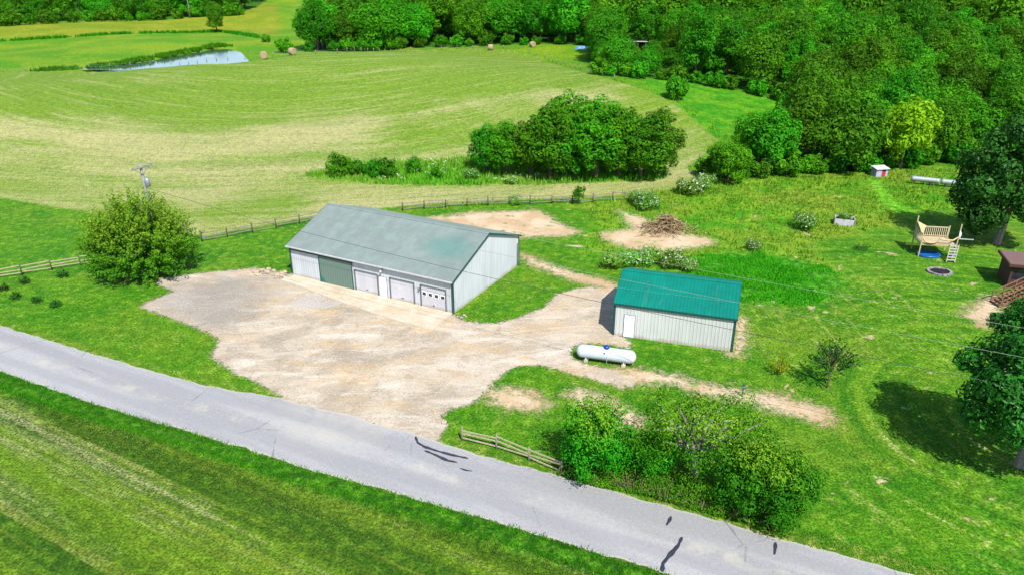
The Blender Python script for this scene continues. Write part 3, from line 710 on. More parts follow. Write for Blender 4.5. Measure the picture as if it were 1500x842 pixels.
rail_fence('split rail fence along the hay field edge behind the bare dirt', [(590, 309), (640, 305), (700, 302), (760, 299), (850, 298), (910, 293), (955, 292)], 2.8, seed=3)
rail_fence('split rail fence left of the big bush by the lawn', [(-60, 416), (0, 408), (60, 399), (103, 391), (150, 384), (200, 378)], 2.9, seed=4, rail_mat='wood_pale')
rail_fence('short pale rail fence beside the road near the two thick shrubs', [(677, 645), (728, 657), (782, 677), (822, 693)], 2.6, h=1.1, seed=5, rail_mat='wood_pale', post_mat='wood_old')
def wire_fence(label, pts, step, h=1.2):
    P = resample([at(*p)[:2] for p in pts], .25); s = len(P)*.25; n = max(1, round(s/step)); idx = [min(len(P)-1, round(i*(len(P)-1)/n)) for i in range(n+1)]
    o = P[0]; root = thing('wire_fence', label, 'fence', (o[0], o[1], tz(*o)))
    q = [Vector((P[i][0]-o[0], P[i][1]-o[1], tz(*P[i])-tz(*o))) for i in idx]
    for a in q:
        mb = MB(); mb.tube([a, a+Vector((random.uniform(-.08, .08), 0, h*random.uniform(.9, 1.2)))], [.09, .08], 5); mb.build('post', M['wood_old'], root)
    mb = MB()
    for a, b in zip(q[:-1], q[1:]):
        for z in (.5, .95): mb.beam(a+Vector((0, 0, z)), b+Vector((0, 0, z)), .02, .02)
    mb.build('wire', M['steel'], root)
wire_fence('thin post and wire fence between the hay field and the pond', [(-30, 107), (60, 104), (130, 101), (250, 95), (330, 90), (385, 87)], 5.5)
wire_fence('post and wire fence along the wood behind the hay field', [(400, 84), (500, 79), (600, 75), (700, 71.5), (760, 72)], 5.5)
wire_fence('post and wire fence running down beside the bright meadow patch', [(775, 78), (800, 86), (850, 103), (900, 118)], 6)

# ------------------------------------------------------------------ poles and wires
M['pole_wood'] = plain('pole_wood', (150, 150, 146), .85, .2, var=.15, scale=4)
def utility_pole(label, x, y, h, rz, can=True, arm=2.4):
    z = tz(x, y); t = thing('utility_pole', label, 'utility pole', (x, y, z), rz)
    mb = MB(); mb.tube([(0, 0, -.3), (0, 0, h*.5), (0, 0, h)], [.19, .16, .13], 10); mb.build('pole', M['pole_wood'], t)
    mb = MB(); mb.box((0, -.17, h-.45), (arm, .11, .13)); mb.beam((-arm*.36, -.16, h-.5), (0, -.16, h-1.15), .05, .05); mb.beam((arm*.36, -.16, h-.5), (0, -.16, h-1.15), .05, .05); mb.build('crossarm', M['pole_wood'], t)
    for x_ in (-arm*.46, arm*.2, arm*.46):
        mb = MB(); mb.tube([(x_, -.17, h-.39), (x_, -.17, h-.27), (x_, -.17, h-.2)], [.035, .055, .03], 8); mb.build('insulator', M['steel'], t)
    if can:
        mb = MB(); mb.tube([(.1, -.42, h-2.4), (.1, -.42, h-2.35), (.1, -.42, h-1.55), (.1, -.42, h-1.48)], [.2, .25, .25, .1], 14); mb.tube([(.1, -.42, h-1.5), (.1, -.42, h-1.28)], .05, 6); mb.build('transformer', M['steel'], t)
    return t
PX, PY = -37.2, 73.0; WD = -R(27.5); wd_ = np.array([math.cos(WD), math.sin(WD)])
utility_pole('grey utility pole with crossarm rising behind the big bush', PX, PY, 11.5, WD+R(90))
M['wire'] = plain('wire_dark', (66, 68, 74), .5, .4); M['wire_pale'] = plain('wire_pale', (150, 168, 140), .5, .4)
def power_line(label, off, z0, zmin, tmin, z1, mat, r=.02, tend=112):
    mb = MB(); n_ = np.array([-wd_[1], wd_[0]]); pts = []
    for t in np.linspace(0, tend, 46):
        z = zmin+(z0-zmin)*((tmin-t)/tmin)**2 if t < tmin else zmin+(z1-zmin)*((t-tmin)/(tend-tmin))**2
        p = np.array([PX, PY])+wd_*t+n_*off; pts.append((p[0], p[1], z))
    mb.tube(pts, r, 5, sm=True); o = mb.build('power_line', mat); tag(o, label, 'power line', 'power lines strung across the yard')
power_line('dark low power line hanging over the barn and garage roofs', 0, 9.0, 7.0, 50, 8.2, M['wire'], .017)
power_line('pale middle power line crossing the right lawn', -.5, 10.4, 9.35, 60, 10.2, M['wire_pale'], .011)
power_line('pale top power line crossing the right lawn', .5, 11.4, 10.75, 60, 11.6, M['wire_pale'], .011)
q = at(279, 27.5); utility_pole('thin far utility pole before the back left wood', q[0], q[1], 12, 0, False, 1.6)

# ------------------------------------------------------------------ hay bales
def bales():
    b = NB('hay_bale'); n = b.noise(b.mapping(b.pos(), (4, 4, 4)), 2, 4, .7); m = b.bsdf(b.mix(b.ss(n, .35, .65), col(150, 126, 90), col(206, 186, 148)), .95, .1)
    src = None
    for (px, py), rz, lb in (((387, 86.5), .3, 'round hay bale by the right end of the pond'), ((428.5, 81), .9, 'round hay bale at the left corner of the middle wood'), ((719, 74), 1.4, 'large round hay bale on top of the hay field ridge'), ((780, 69.5), .6, 'small round hay bale at the far meadow corner')):
        q = at(px, py)
        if src is None:
            mb = MB(); n_ = 9; r = .95
            mb.tube([(-.8, 0, r), (-.76, 0, r), (-.4, 0, r), (0, 0, r), (.4, 0, r), (.76, 0, r), (.8, 0, r)], [r*.8, r*.95, r, r*1.01, r, r*.95, r*.8], 24)
            rng = random.Random(3); mb.v = [(x+rng.uniform(-.03, .03), y+rng.uniform(-.03, .03), z+rng.uniform(-.03, .03)) for x, y, z in mb.v]
            o = mb.build('hay_bale', m); src = o
        else: o = link(src.copy())
        o.location = (q[0], q[1], q[2]-.05); o.rotation_euler = (0, 0, rz+math.pi/2); o.scale = (1.0, 1.0, 1.0)
        tag(o, lb, 'hay bale', 'round hay bales on the hay field')
bales()

# ------------------------------------------------------------------ rocks, brush pile, fire pit and other small things
M['rock'] = plain('limestone', (196, 178, 150), .9, .2, var=.3, scale=3)
M['rock_grey'] = plain('grey_stone', (156, 150, 150), .9, .2, var=.3, scale=3)
def rock_mesh(name, r, seed, mat):
    rn = np.random.default_rng(seed); V = []; n1, n2 = 5, 8
    for i in range(n1+1):
        a = math.pi*i/n1
        for j in range(n2):
            k = r*rn.uniform(.75, 1.15); V.append((k*math.sin(a)*math.cos(2*math.pi*j/n2), k*.8*math.sin(a)*math.sin(2*math.pi*j/n2), .6*k*math.cos(a)))
    F = np.array([(i*n2+j, (i+1)*n2+j, (i+1)*n2+(j+1) % n2, i*n2+(j+1) % n2) for i in range(n1) for j in range(n2)])
    return npmesh(name, np.array(V), F, [mat])
RK = [rock_mesh('rock', 1, i, M['rock'] if i % 3 else M['rock_grey']) for i in range(6)]
def rocks(spots, label, group, r0, r1, seed):
    rn = random.Random(seed)
    for px, py, k, spx, spy in spots:
        for i in range(k):
            q = at(px+rn.gauss(0, spx), py+rn.gauss(0, spy)); r = rn.uniform(r0, r1)
            o = link(bpy.data.objects.new('rock', rn.choice(RK))); o.location = (q[0], q[1], q[2]+r*.25); o.rotation_euler = (rn.uniform(-.3, .3), rn.uniform(-.3, .3), rn.uniform(0, 6.28)); o.scale = (r, r, r)
            tag(o, label, 'rock', group)
rocks([(392, 400, 12, 11, 2.2), (412, 404, 12, 6, 2.2), (375, 401, 5, 5, 2)], 'rough pale rock in the heap left of the large barn', 'rocks heaped left of the large barn', .12, .42, 1)
rocks([(478, 437, 7, 4, 3.5), (484, 443, 5, 2, 2)], 'small stone along the broken gravel patch before the sliding door', 'stones along the broken gravel patch', .07, .2, 2)
rocks([(676, 463, 5, 4, 2)], 'pale stone at the front right corner of the large barn', 'stones at the corner of the large barn', .1, .26, 3)
rocks([(1086, 468, 9, 2.2, 7), (1084, 490, 10, 2.5, 8), (1082, 508, 8, 3, 4)], 'rubble stone along the right end of the teal roofed garage', 'rubble beside the teal roofed garage', .07, .22, 4)
rocks([(640, 607, 4, 4, 5), (648, 618, 4, 3, 4)], 'pale stone at the corner where gravel meets the road', 'stones at the yard mouth', .08, .25, 5)
# broken dark gravel pad before the sliding door is part of the yard
M['twig'] = plain('dry_brush', (188, 162, 124), .9, .1, var=.35, scale=8)
M['twig_dark'] = plain('dark_brush', (112, 92, 66), .9, .1, var=.35, scale=8)
def brush_pile():
    q = at(976, 338); t = thing('brush_pile', 'heap of dry brown brush on bare ground beyond the teal roofed garage', 'brush pile', q, 0, None, .86)
    for nm, k, mt, sd in (('branches', 240, M['twig'], 1), ('dark_branches', 150, M['twig_dark'], 2)):
        rn = random.Random(sd); mb = MB()
        for i in range(k):
            a = rn.uniform(0, 6.28); rad = abs(rn.gauss(0, 1.45)); x, y = rad*math.cos(a)*1.3, rad*math.sin(a)*1.0; h = 2.2*math.exp(-(rad/1.9)**2)*rn.uniform(.3, 1)
            d = Vector((rn.uniform(-1, 1)+.5*math.cos(a), rn.uniform(-1, 1)+.5*math.sin(a), rn.uniform(-.5, .35))).normalized()*rn.uniform(.5, 1.3)
            p = Vector((x, y, h)); a_, b_ = p-d, p+d; a_.z = max(a_.z, .03); b_.z = max(b_.z, .03)
            mb.tube([a_, (a_+b_)/2+Vector((0, 0, rn.uniform(-.1, .1))), b_], [.05, .04, .02], 4, sm=False)
        mb.build(nm, mt, t)
brush_pile()
def fire_pit():
    q = at(1376, 399); t = thing('fire_pit', 'dark ring of stones and ash on the lawn below the playset', 'fire pit', q)
    mb = MB(); rn = random.Random(2)
    for i in range(16):
        a = i/16*6.28; mb.box((1.1*math.cos(a), 1.0*math.sin(a), .08), (.38, .26, .24*rn.uniform(.7, 1.1)), a+1.57)
    mb.build('stone_ring', M['rock_grey'], t)
    mb = MB(); n = 20; mb.addv([(1.0*math.cos(i/n*6.28), .92*math.sin(i/n*6.28), .06+.02*(i % 3)) for i in range(n)], [tuple(range(n))]); mb.build('ash_bed', plain('ash', (48, 44, 46), .95, .1, var=.3), t)
fire_pit()
def planter():
    q = at(1236, 328); t = thing('garden_box', 'pale open garden box with plants in the right meadow', 'garden box', q, R(-20))
    m = plain('pale_board', (206, 206, 210), .7, .3)
    for nm, c, d in (('side_panel', (0, -.75, .4), (2.3, .06, .8)), ('side_panel', (0, .75, .4), (2.3, .06, .8)), ('end_panel', (-1.12, 0, .4), (.06, 1.44, .8)), ('end_panel', (1.12, 0, .4), (.06, 1.44, .8))):
        mb = MB(); mb.box(c, d); mb.build(nm, m, t)
    mb = MB(); mb.box((0, 0, .25), (2.17, 1.43, .5)); mb.build('soil', plain('soil', (70, 52, 38), .95, .1), t)
    mb = MB()
    for x, y in ((-1.16, -.8), (1.16, -.8), (-1.16, .8), (1.16, .8)): mb.box((x, y, .43), (.1, .1, .86))
    mb.build('corner_posts', M['wood_old'], t)
planter()
def blue_post():
    q = at(1087, 580); mb = MB(); mb.tube([(0, 0, -.1), (0, 0, .95)], .05, 8); mb.box((0, 0, 1.0), (.12, .1, .14)); mb.tube([(0, 0, .7), (.22, 0, .78)], .025, 6)
    o = mb.build('water_hydrant', plain('blue_paint', (30, 84, 132), .4, .4), loc=q); tag(o, 'thin blue standpipe standing in the bare dirt strip', 'hydrant')
blue_post()
def pipes():
    a, b = at(1333, 269), at(1408, 276); m = plain('silver_pipe', (196, 204, 212), .3, .5, .35, var=.12, scale=1)
    c = (a+b)/2; d = b-a; L = np.linalg.norm(d[:2]); rz = math.atan2(d[1], d[0])
    t = thing('culvert_pipe', 'long silver pipe in two sections lying in the right meadow', 'pipe', (c[0], c[1], c[2]), rz)
    for x0, x1 in ((-L/2, L*.06), (L*.09, L/2)):
        mb = MB(); n = int((x1-x0)/.3); mb.tube([(x0+(x1-x0)*i/n, 0, .75) for i in range(n+1)], [.36+.02*(i % 2) for i in range(n+1)], 16); mb.build('pipe_section', m, t)
    for x in (-L*.42, -L*.1, L*.2, L*.42):
        mb = MB(); mb.box((x, 0, .19), (.2, .8, .44)); mb.build('support', M['wood_dark'], t)
pipes()
def coop():
    q = at(1287, 258); t = thing('small_shed', 'small pale lavender shed at the edge of the right woods', 'shed', q, R(12))
    m = plain('lavender_paint', (190, 186, 214), .6, .3); mw = plain('pale_roof', (214, 218, 230), .5, .4)
    mb = MB(); mb.box((0, .6, .65), (2.0, .06, 1.3)); mb.box((-.97, 0, .6), (.06, 1.2, 1.2)); mb.box((.97, 0, .6), (.06, 1.2, 1.2)); mb.box((-.5, -.6, .6), (.94, .06, 1.2)); mb.box((.8, -.6, .6), (.34, .06, 1.2)); mb.build('wall', m, t)
    mb = MB(); mb.hexa([(-1.15, -.85, 1.2), (1.15, -.85, 1.2), (1.15, .75, 1.42), (-1.15, .75, 1.42), (-1.15, -.85, 1.27), (1.15, -.85, 1.27), (1.15, .75, 1.49), (-1.15, .75, 1.49)]); mb.build('roof', mw, t)
    mb = MB(); mb.box((.3, -.62, .45), (.6, .05, .75)); mb.build('door', plain('red_paint', (200, 60, 56), .6, .3), t)
coop()
def shelter():
    q = at(934, 73.5); t = thing('open_shelter', 'white roofed open shelter among the far trees', 'shelter', q, R(-8))
    m = plain('shelter_wall', (112, 92, 84), .8, .2)
    mb = MB(); mb.box((0, 1.6, 1.2), (5, .1, 2.4)); mb.box((-2.45, 0, 1.2), (.1, 3.1, 2.4)); mb.box((2.45, 0, 1.2), (.1, 3.1, 2.4)); mb.build('wall', m, t)
    mb = MB(); mb.hexa([(-2.9, -2.1, 2.7), (2.9, -2.1, 2.7), (2.9, 1.9, 2.4), (-2.9, 1.9, 2.4), (-2.9, -2.1, 2.84), (2.9, -2.1, 2.84), (2.9, 1.9, 2.54), (-2.9, 1.9, 2.54)]); mb.build('roof', plain('white_roof', (214, 220, 224), .5, .4), t)
    for x in (-2.4, 0, 2.4):
        mb = MB(); mb.box((x, -1.7, 1.33), (.14, .14, 2.66)); mb.build('post', M['wood_old'], t)
    mb = MB(); mb.box((.6, .6, .5), (1.6, 1.2, 1.0)); mb.build('stored_crate', plain('red_brown', (150, 84, 70)), t)
shelter()
def tarp():
    q = at(853, 71.5); b = NB('blue_tarp'); m = b.bsdf(b.mix(b.ss(b.noise(scale=1.5), .4, .6), col(86, 140, 190), col(130, 176, 214)), .5, .4); rn = random.Random(4)
    V = []; N_ = 9
    for i in range(N_):
        for j in range(N_):
            x, y = (i/(N_-1)-.5)*5, (j/(N_-1)-.5)*3; e = max(abs(x)/2.5, abs(y)/1.5); V.append((x, y, .75*(1-e**3)+rn.uniform(0, .08)))
    mb = MB(); mb.addv(V, [(i*N_+j, (i+1)*N_+j, (i+1)*N_+j+1, i*N_+j+1) for i in range(N_-1) for j in range(N_-1)], sm=True)
    o = mb.build('tarp', m, loc=(q[0], q[1], q[2])); tag(o, 'pale blue tarp lying on the far meadow edge', 'tarp')
tarp()

# ------------------------------------------------------------------ playset
def playset():
    q = at(1364, 371); t = thing('playset', 'wooden climbing frame with raised deck, railing, canvas and stairs', 'playset', q, R(-9))
    wd = plain('pine_wood', (206, 188, 150), .8, .2, var=.15, scale=5); wl = plain('pale_pine', (222, 206, 168), .8, .2, var=.12, scale=5); gr = plain('grey_board', (190, 194, 196), .7, .2)
    cv = plain('tan_canvas', (218, 192, 146), .9, .1)
    DW, DD, H = 3.5, 2.4, 1.55
    for x, y, h in ((-1.75, -1.2, 1.75), (-1.75, 1.2, 3.9), (1.75, -1.2, 1.6), (1.75, 1.2, 2.9)):
        mb = MB(); mb.box((x, y, h/2), (.11, .11, h)); mb.build('post', wd, t)
    mb = MB(); mb.beam((1.95, -1.05, 0), (2.25, -.4, 3.7), .11, .11); mb.build('post', wd, t)
    mb = MB(); n = 15
    for i in range(n): mb.box((0, -DD/2+DD*(i+.5)/n, H), (DW, DD/n-.02, .05))
    mb.box((0, -DD/2+.02, H-.12), (DW, .05, .18)); mb.box((0, DD/2-.02, H-.12), (DW, .05, .18)); mb.box((-DW/2+.03, 0, H-.12), (.05, DD-.1, .18)); mb.box((DW/2-.03, 0, H-.12), (.05, DD-.1, .18))
    mb.build('deck', wd, t)
    mb = MB()
    for z in (H+.15, H+1.15): mb.box((0, DD/2, z), (DW, .06, .1))
    for i in range(17): mb.box((-DW/2+DW*(i+.5)/17, DD/2-.05, H+.65), (.07, .03, 1.0))
    mb.build('back_railing', wl, t)
    mb = MB()
    for z in (H+.15, H+1.05): mb.box((-DW/2, 0, z), (.06, DD, .1))
    for i in range(9): mb.box((-DW/2+.05, -DD/2+DD*(i+.5)/9, H+.6), (.03, .07, .9))
    mb.build('side_railing', wl, t)
    # canvas thrown over the corner and slung along the front
    mb = MB(); mb.addv([(-1.75, 1.22, 3.3), (-1.8, -1.25, H+.9), (-1.8, -1.25, H-.1), (-1.25, .2, H+1.0), (-.7, 1.1, H+1.25), (-1.72, 1.22, 3.5), (-1.77, -1.23, H+.9), (-.97, .22, H+.9)], [(0, 1, 3), (0, 3, 4)]); mb.build('canvas', cv, t)
    mb = MB(); pts = []
    for k in range(15):
        a = math.pi*(1.02+.96*k/14); pts.append((-.85+.8*math.cos(a), -1.32, H+.62+.5*math.sin(a)))
    mb.tube(pts, .09, 8); mb.tube([(-.05, -1.32, H+.62), (.2, -1.32, H+.58), (.8, -1.3, H+.5), (1.4, -1.25, H+.52), (1.95, -1.0, H+.85)], [.09, .1, .11, .09, .05], 8); mb.build('canvas_roll', cv, t)
    # stairs
    st = MB(); a0, a1 = Vector((1.25, -1.3, H+.02)), Vector((.62, -2.75, .03))
    b0, b1 = Vector((2.1, -1.3, H+.02)), Vector((1.47, -2.75, .03))
    st.beam(a0, a1, .05, .2); st.beam(b0, b1, .05, .2); st.build('stair_stringer', wl, t)
    st = MB()
    for i in range(6):
        f_ = (i+.6)/6.4; p = a0.lerp(a1, f_); r_ = b0.lerp(b1, f_); c = (p+r_)/2; st.box((c.x, c.y, c.z+.05), (.82, .24, .045))
    st.build('stair_tread', gr, t)
    mb = MB(); mb.beam((2.15, -.7, 2.1), (3.75, -.5, 2.0), .09, .09); mb.build('swing_beam', gr, t)
    mb = MB(); mb.addv([(1.98, -.95, 2.6), (2.12, -.7, 3.1), (2.3, -.8, 2.7), (2.1, -1.05, 2.2)], [(0, 1, 2, 3)]); mb.build('pale_cloth', M['trim_white'], t)
    # blue paddling pool under the deck
    q2 = at(1360, 374.5); p = MB(); n = 24; V = []
    for r_, z in ((1.05, .0), (1.12, .2), (1.02, .26), (.92, .2), (.88, .06)): V += [(r_*1.15*math.cos(i/n*6.283), r_*.85*math.sin(i/n*6.283), z) for i in range(n)]
    p.addv(V, [(k*n+i, k*n+(i+1) % n, (k+1)*n+(i+1) % n, (k+1)*n+i) for k in range(4) for i in range(n)]+[tuple(range(4*n, 5*n))], 0, True)
    o = p.build('paddling_pool', plain('pool_blue', (20, 96, 168), .35, .4), loc=q2); tag(o, 'blue paddling pool on the ground under the playset deck', 'paddling pool')
playset()

# ------------------------------------------------------------------ brown shed and stairs at the right edge
def brown_things():
    br = plain('brown_stain', (92, 66, 58), .75, .2, var=.15, scale=4); rf = plain('brown_roof', (128, 102, 98), .8, .2, var=.12, scale=3); st_ = plain('stair_wood', (150, 112, 88), .8, .2, var=.18, scale=5)
    t = thing('garden_shed', 'dark brown shed with flat roof behind the wooden stairs', 'shed', (49.6, 68.2, tz(50, 68)), R(-17))
    w_ = MB(); h = 2.35
    w_.box((.06, 1.7, h/2), (.12, 3.1, h)); w_.box((2.2, 3.28, h/2), (4.4, .1, h)); w_.box((2.2, .06, .45), (4.3, .1, .9)); w_.box((2.2, .06, h-.15), (4.3, .1, .3)); w_.box((4.4, 1.7, h/2), (.1, 3.1, h)); w_.box((.1, .08, h/2), (.2, .18, h)); w_.box((1.5, .08, h/2), (.14, .14, h)); w_.box((3.0, .08, h/2), (.14, .14, h)); w_.build('wall', br, t)
    g = MB(); g.box((.8, .07, 1.5), (1.2, .03, 1.2)); g.build('window', M['glass_dark'], t); g = MB(); g.box((2.25, .07, 1.5), (1.3, .03, 1.2)); g.build('window', M['glass_dark'], t)
    r_ = MB(); r_.box((2.2, 1.65, h+.14), (5.2, 4.1, .26)); r_.build('roof', br, t); r_ = MB(); r_.box((2.2, 1.65, h+.285), (5.0, 3.9, .03)); r_.build('roof_deck', rf, t)
    q = at(1456, 446); s = thing('wooden_stairs', 'brown wooden stairs with two handrails rising right beside the shed', 'stairs', (q[0], q[1], tz(q[0], q[1])), R(4))
    n = 12; run, rise = .36, .185
    for i in range(n):
        m = MB(); m.box((.2+i*run, 0, (i+1)*rise-.02), (.34, 1.3, .05)); m.build('tread', st_, s)
    for y in (-.66, .66):
        m = MB(); m.beam((0, y, .05), (n*run, y, n*rise+.02), .05, .28); m.build('stringer', st_, s)
        m = MB(); m.beam((.1, y, 1.1), (n*run, y, n*rise+1.0), .1, .06)
        m.beam((.1, y, .6), (n*run, y, n*rise+.5), .04, .08)
        for k in range(5): x = .1+k*(n*run-.2)/4; m.box((x, y+.0, .55+x*rise/run), (.09, .09, 1.1))
        m.build('handrail', st_, s)
    m = MB(); m.box((n*run+1.5, 0, n*rise), (3.0, 3.2, .12))
    for x in (n*run+.1, n*run+2.9):
        for y in (-1.5, 1.5): m.box((x, y, n*rise/2-.03), (.12, .12, n*rise-.06))
    m.build('landing', st_, s)
brown_things()

# ------------------------------------------------------------------ vegetation builders
M['bark'] = plain('bark', (112, 98, 84), .9, .1, var=.3, scale=6)
M['bark_pale'] = plain('pale_bark', (158, 150, 140), .9, .1, var=.3, scale=6)
M['leaf_forest'] = leafmat('forest_leaf', (26, 104, 4), (112, 202, 24))
M['leaf_grove'] = leafmat('grove_leaf', (30, 106, 4), (108, 196, 24), var=.22)
M['leaf_lime'] = leafmat('lime_leaf', (120, 194, 8), (190, 234, 36), var=.1)
M['leaf_bush'] = leafmat('bush_leaf', (34, 118, 12), (112, 190, 34), tip=(166, 200, 54), var=.1)
M['leaf_hedge'] = leafmat('hedge_leaf', (22, 100, 6), (92, 182, 24), tip=(150, 196, 44), var=.3)
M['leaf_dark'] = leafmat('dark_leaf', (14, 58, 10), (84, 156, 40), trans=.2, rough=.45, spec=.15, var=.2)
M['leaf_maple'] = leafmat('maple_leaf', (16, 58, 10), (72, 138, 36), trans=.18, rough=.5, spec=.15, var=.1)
M['leaf_pine'] = leafmat('sapling_leaf', (14, 62, 30), (48, 118, 52), trans=.12)
M['leaf_yellow'] = leafmat('yellow_leaf', (110, 140, 10), (178, 178, 20))
M['leaf_weed'] = leafmat('weed_leaf', (66, 150, 14), (134, 194, 40), tip=(176, 190, 84))
M['blossom'] = plain('white_blossom', (200, 214, 178), .8, .1, var=.05)

def unit(a): return a/np.maximum(np.linalg.norm(a, axis=-1, keepdims=True), 1e-9)
def rsph(rn, n): return unit(rn.normal(size=(n, 3)))
def leaf_quads(rn, pos, nrm, size, aspect=.62, fold=.18):
    n = len(pos); t = unit(np.cross(nrm, rsph(rn, n))); b = np.cross(nrm, t); s = size[:, None]
    return np.stack([pos-t*s*.5, pos+b*s*aspect*.5+nrm*s*fold, pos+t*s*.5, pos-b*s*aspect*.5+nrm*s*fold], 1).reshape(-1, 3), np.arange(4*n).reshape(n, 4)
def lobes_for(rn, rx, ry, rz, n, lr=(.26, .42), inner=(.5, .78), zmin=-.75):
    out = []
    i = 0
    while len(out) < n and i < 4000:
        i += 1; d = rsph(rn, 1)[0]
        if d[2] < zmin: continue
        k = rn.uniform(*inner); c = d*np.array([rx, ry, rz])*k; r = (rx+ry+rz)/3*rn.uniform(*lr)
        if any(np.linalg.norm(c-o[0]) < .55*(r+o[1])*.8 for o in out): 
            if i < 2500: continue
        out.append((c, r))
    return out
def crown_mesh(name, seed, rx, ry, rz, zc, n, leaf, mats, nl=26, lr=(.26, .42), inner=(.5, .78), white=0.0, tipz=None, drop=.72, zmin=-.75, fill=.12, upw=.35, shag=.12):
    rn = np.random.default_rng(seed); L = lobes_for(rn, rx, ry, rz, nl, lr, inner, zmin)
    C = np.array([l[0] for l in L]); Rr = np.array([l[1] for l in L]); lv = rn.uniform(0, 1, len(L))
    m = int(n*2.2); k = rn.choice(len(L), m, p=Rr**2/(Rr**2).sum()); d = rsph(rn, m)
    bump = 1+.16*np.sin(d[:, 0]*5+k)*np.sin(d[:, 1]*5+2*k)+.12*np.sin(d[:, 2]*7+k*3)
    pos = C[k]+d*(Rr[k]*bump*(rn.uniform(.72, 1.0, m)+shag*np.maximum(0, rn.normal(0, 1, m))))[:, None]
    keep = np.ones(m, bool)
    for j in range(len(L)): keep &= ~((k != j) & (np.linalg.norm(pos-C[j], axis=1) < Rr[j]*drop))
    keep |= rn.random(m) < fill
    keep &= pos[:, 2]+zc > .15
    idx = np.nonzero(keep)[0][:n]; pos, d, k = pos[idx], d[idx], k[idx]; n = len(pos)
    out = unit(pos/np.array([rx, ry, rz])); nrm = unit(d*.95+out*.3+np.array([0, 0, upw*.8])+rsph(rn, n)*.42)
    sz = leaf*np.clip(np.exp(rn.normal(-.08, .38, n)), .4, 2.0); V, F = leaf_quads(rn, pos+np.array([0, 0, zc]), nrm, sz)
    v = np.clip(.55*rn.random(n)+.45*lv[k], 0, 1); tip = np.zeros(n)
    if tipz is not None: tip = np.clip(sstep(tipz, 1.0, pos[:, 2]/rz)*rn.random(n)*1.3, 0, 1)
    mi = (rn.random(n) < white*(.4+1.2*(d[:, 2] > .1))).astype(int) if white else None
    return npmesh(name, V, F, mats, mi, fattr={'v': v, 'tip': tip}), C+np.array([0, 0, zc])
def trunk_builder(seed, h, r, ends, lean=(0, 0), n=7, limbr=.32):
    rn = random.Random(seed); mb = MB(); top = Vector((lean[0], lean[1], h)); mid = Vector((lean[0]*.4+rn.uniform(-.1, .1), lean[1]*.4, h*.5))
    mb.tube([(0, 0, -.25), (0, 0, .08), mid*.5, mid, top], [r*1.5, r*1.15, r*.95, r*.8, r*.4], n)
    for e in ends:
        e = Vector(e); f = rn.uniform(.3, .85); s = mid.lerp(top, f) if f > .5 else Vector(mid)*(.6+.8*f)
        m_ = s.lerp(e, .5)+Vector((rn.uniform(-.2, .2), rn.uniform(-.2, .2), rn.uniform(.0, .4))); mb.tube([s, m_, e], [r*limbr*1.3, r*limbr, r*.1], 5)
    return mb
class Kind:
    """one plant with its parts; put() copies it"""
    def __init__(s, name, cat, crown, ends, mat_bark, seed, h, r, limbs=6, lean=(0, 0), crown_name='crown', trunk_name='trunk', limbr=.32):
        s.name, s.cat, s.crown, s.cn, s.tn = name, cat, crown, crown_name, trunk_name
        rn = np.random.default_rng(seed); e = ends[rn.permutation(len(ends))[:limbs]]
        mb = trunk_builder(seed, h, r, e, lean, limbr=limbr); me = bpy.data.meshes.new(trunk_name); me.from_pydata(mb.v, [], mb.f); me.materials.append(mat_bark); me.update(); s.trunk = me; s.root = None
    def put(s, x, y, z, label, group=None, scale=1.0, rz=0.0, sxy=1.0, name=None, cat=None):
        if s.root is None:
            root = bpy.data.objects.new(name or s.name, None); root.empty_display_size = .3
            s.kids = [bpy.data.objects.new(s.cn, s.crown), bpy.data.objects.new(s.tn, s.trunk)]; s.root = root
            kids = s.kids
        else:
            root = s.root.copy(); root.name = name or s.name; kids = [k.copy() for k in s.kids]
            for k_ in ('group',):
                if k_ in root: del root[k_]
        COL.objects.link(root)
        for k in kids: COL.objects.link(k); k.parent = root
        root.location = (x, y, z); root.rotation_euler = (0, 0, rz); root.scale = (scale*sxy, scale*sxy, scale)
        return tag(root, label, cat or s.cat, group)
def kind(name, cat, seed, rx, ry, rz, zc, n, leaf, mats, bark='bark', tr=.28, th=None, **kw):
    kk = {k: kw.pop(k) for k in ('limbs', 'lean', 'crown_name', 'trunk_name', 'limbr') if k in kw}
    me, ends = crown_mesh(kk.get('crown_name', 'crown'), seed, rx, ry, rz, zc, n, leaf, [M[m] for m in mats], **kw)
    return Kind(name, cat, me, ends, M[bark], seed, th or zc+rz*.3, tr, **kk)

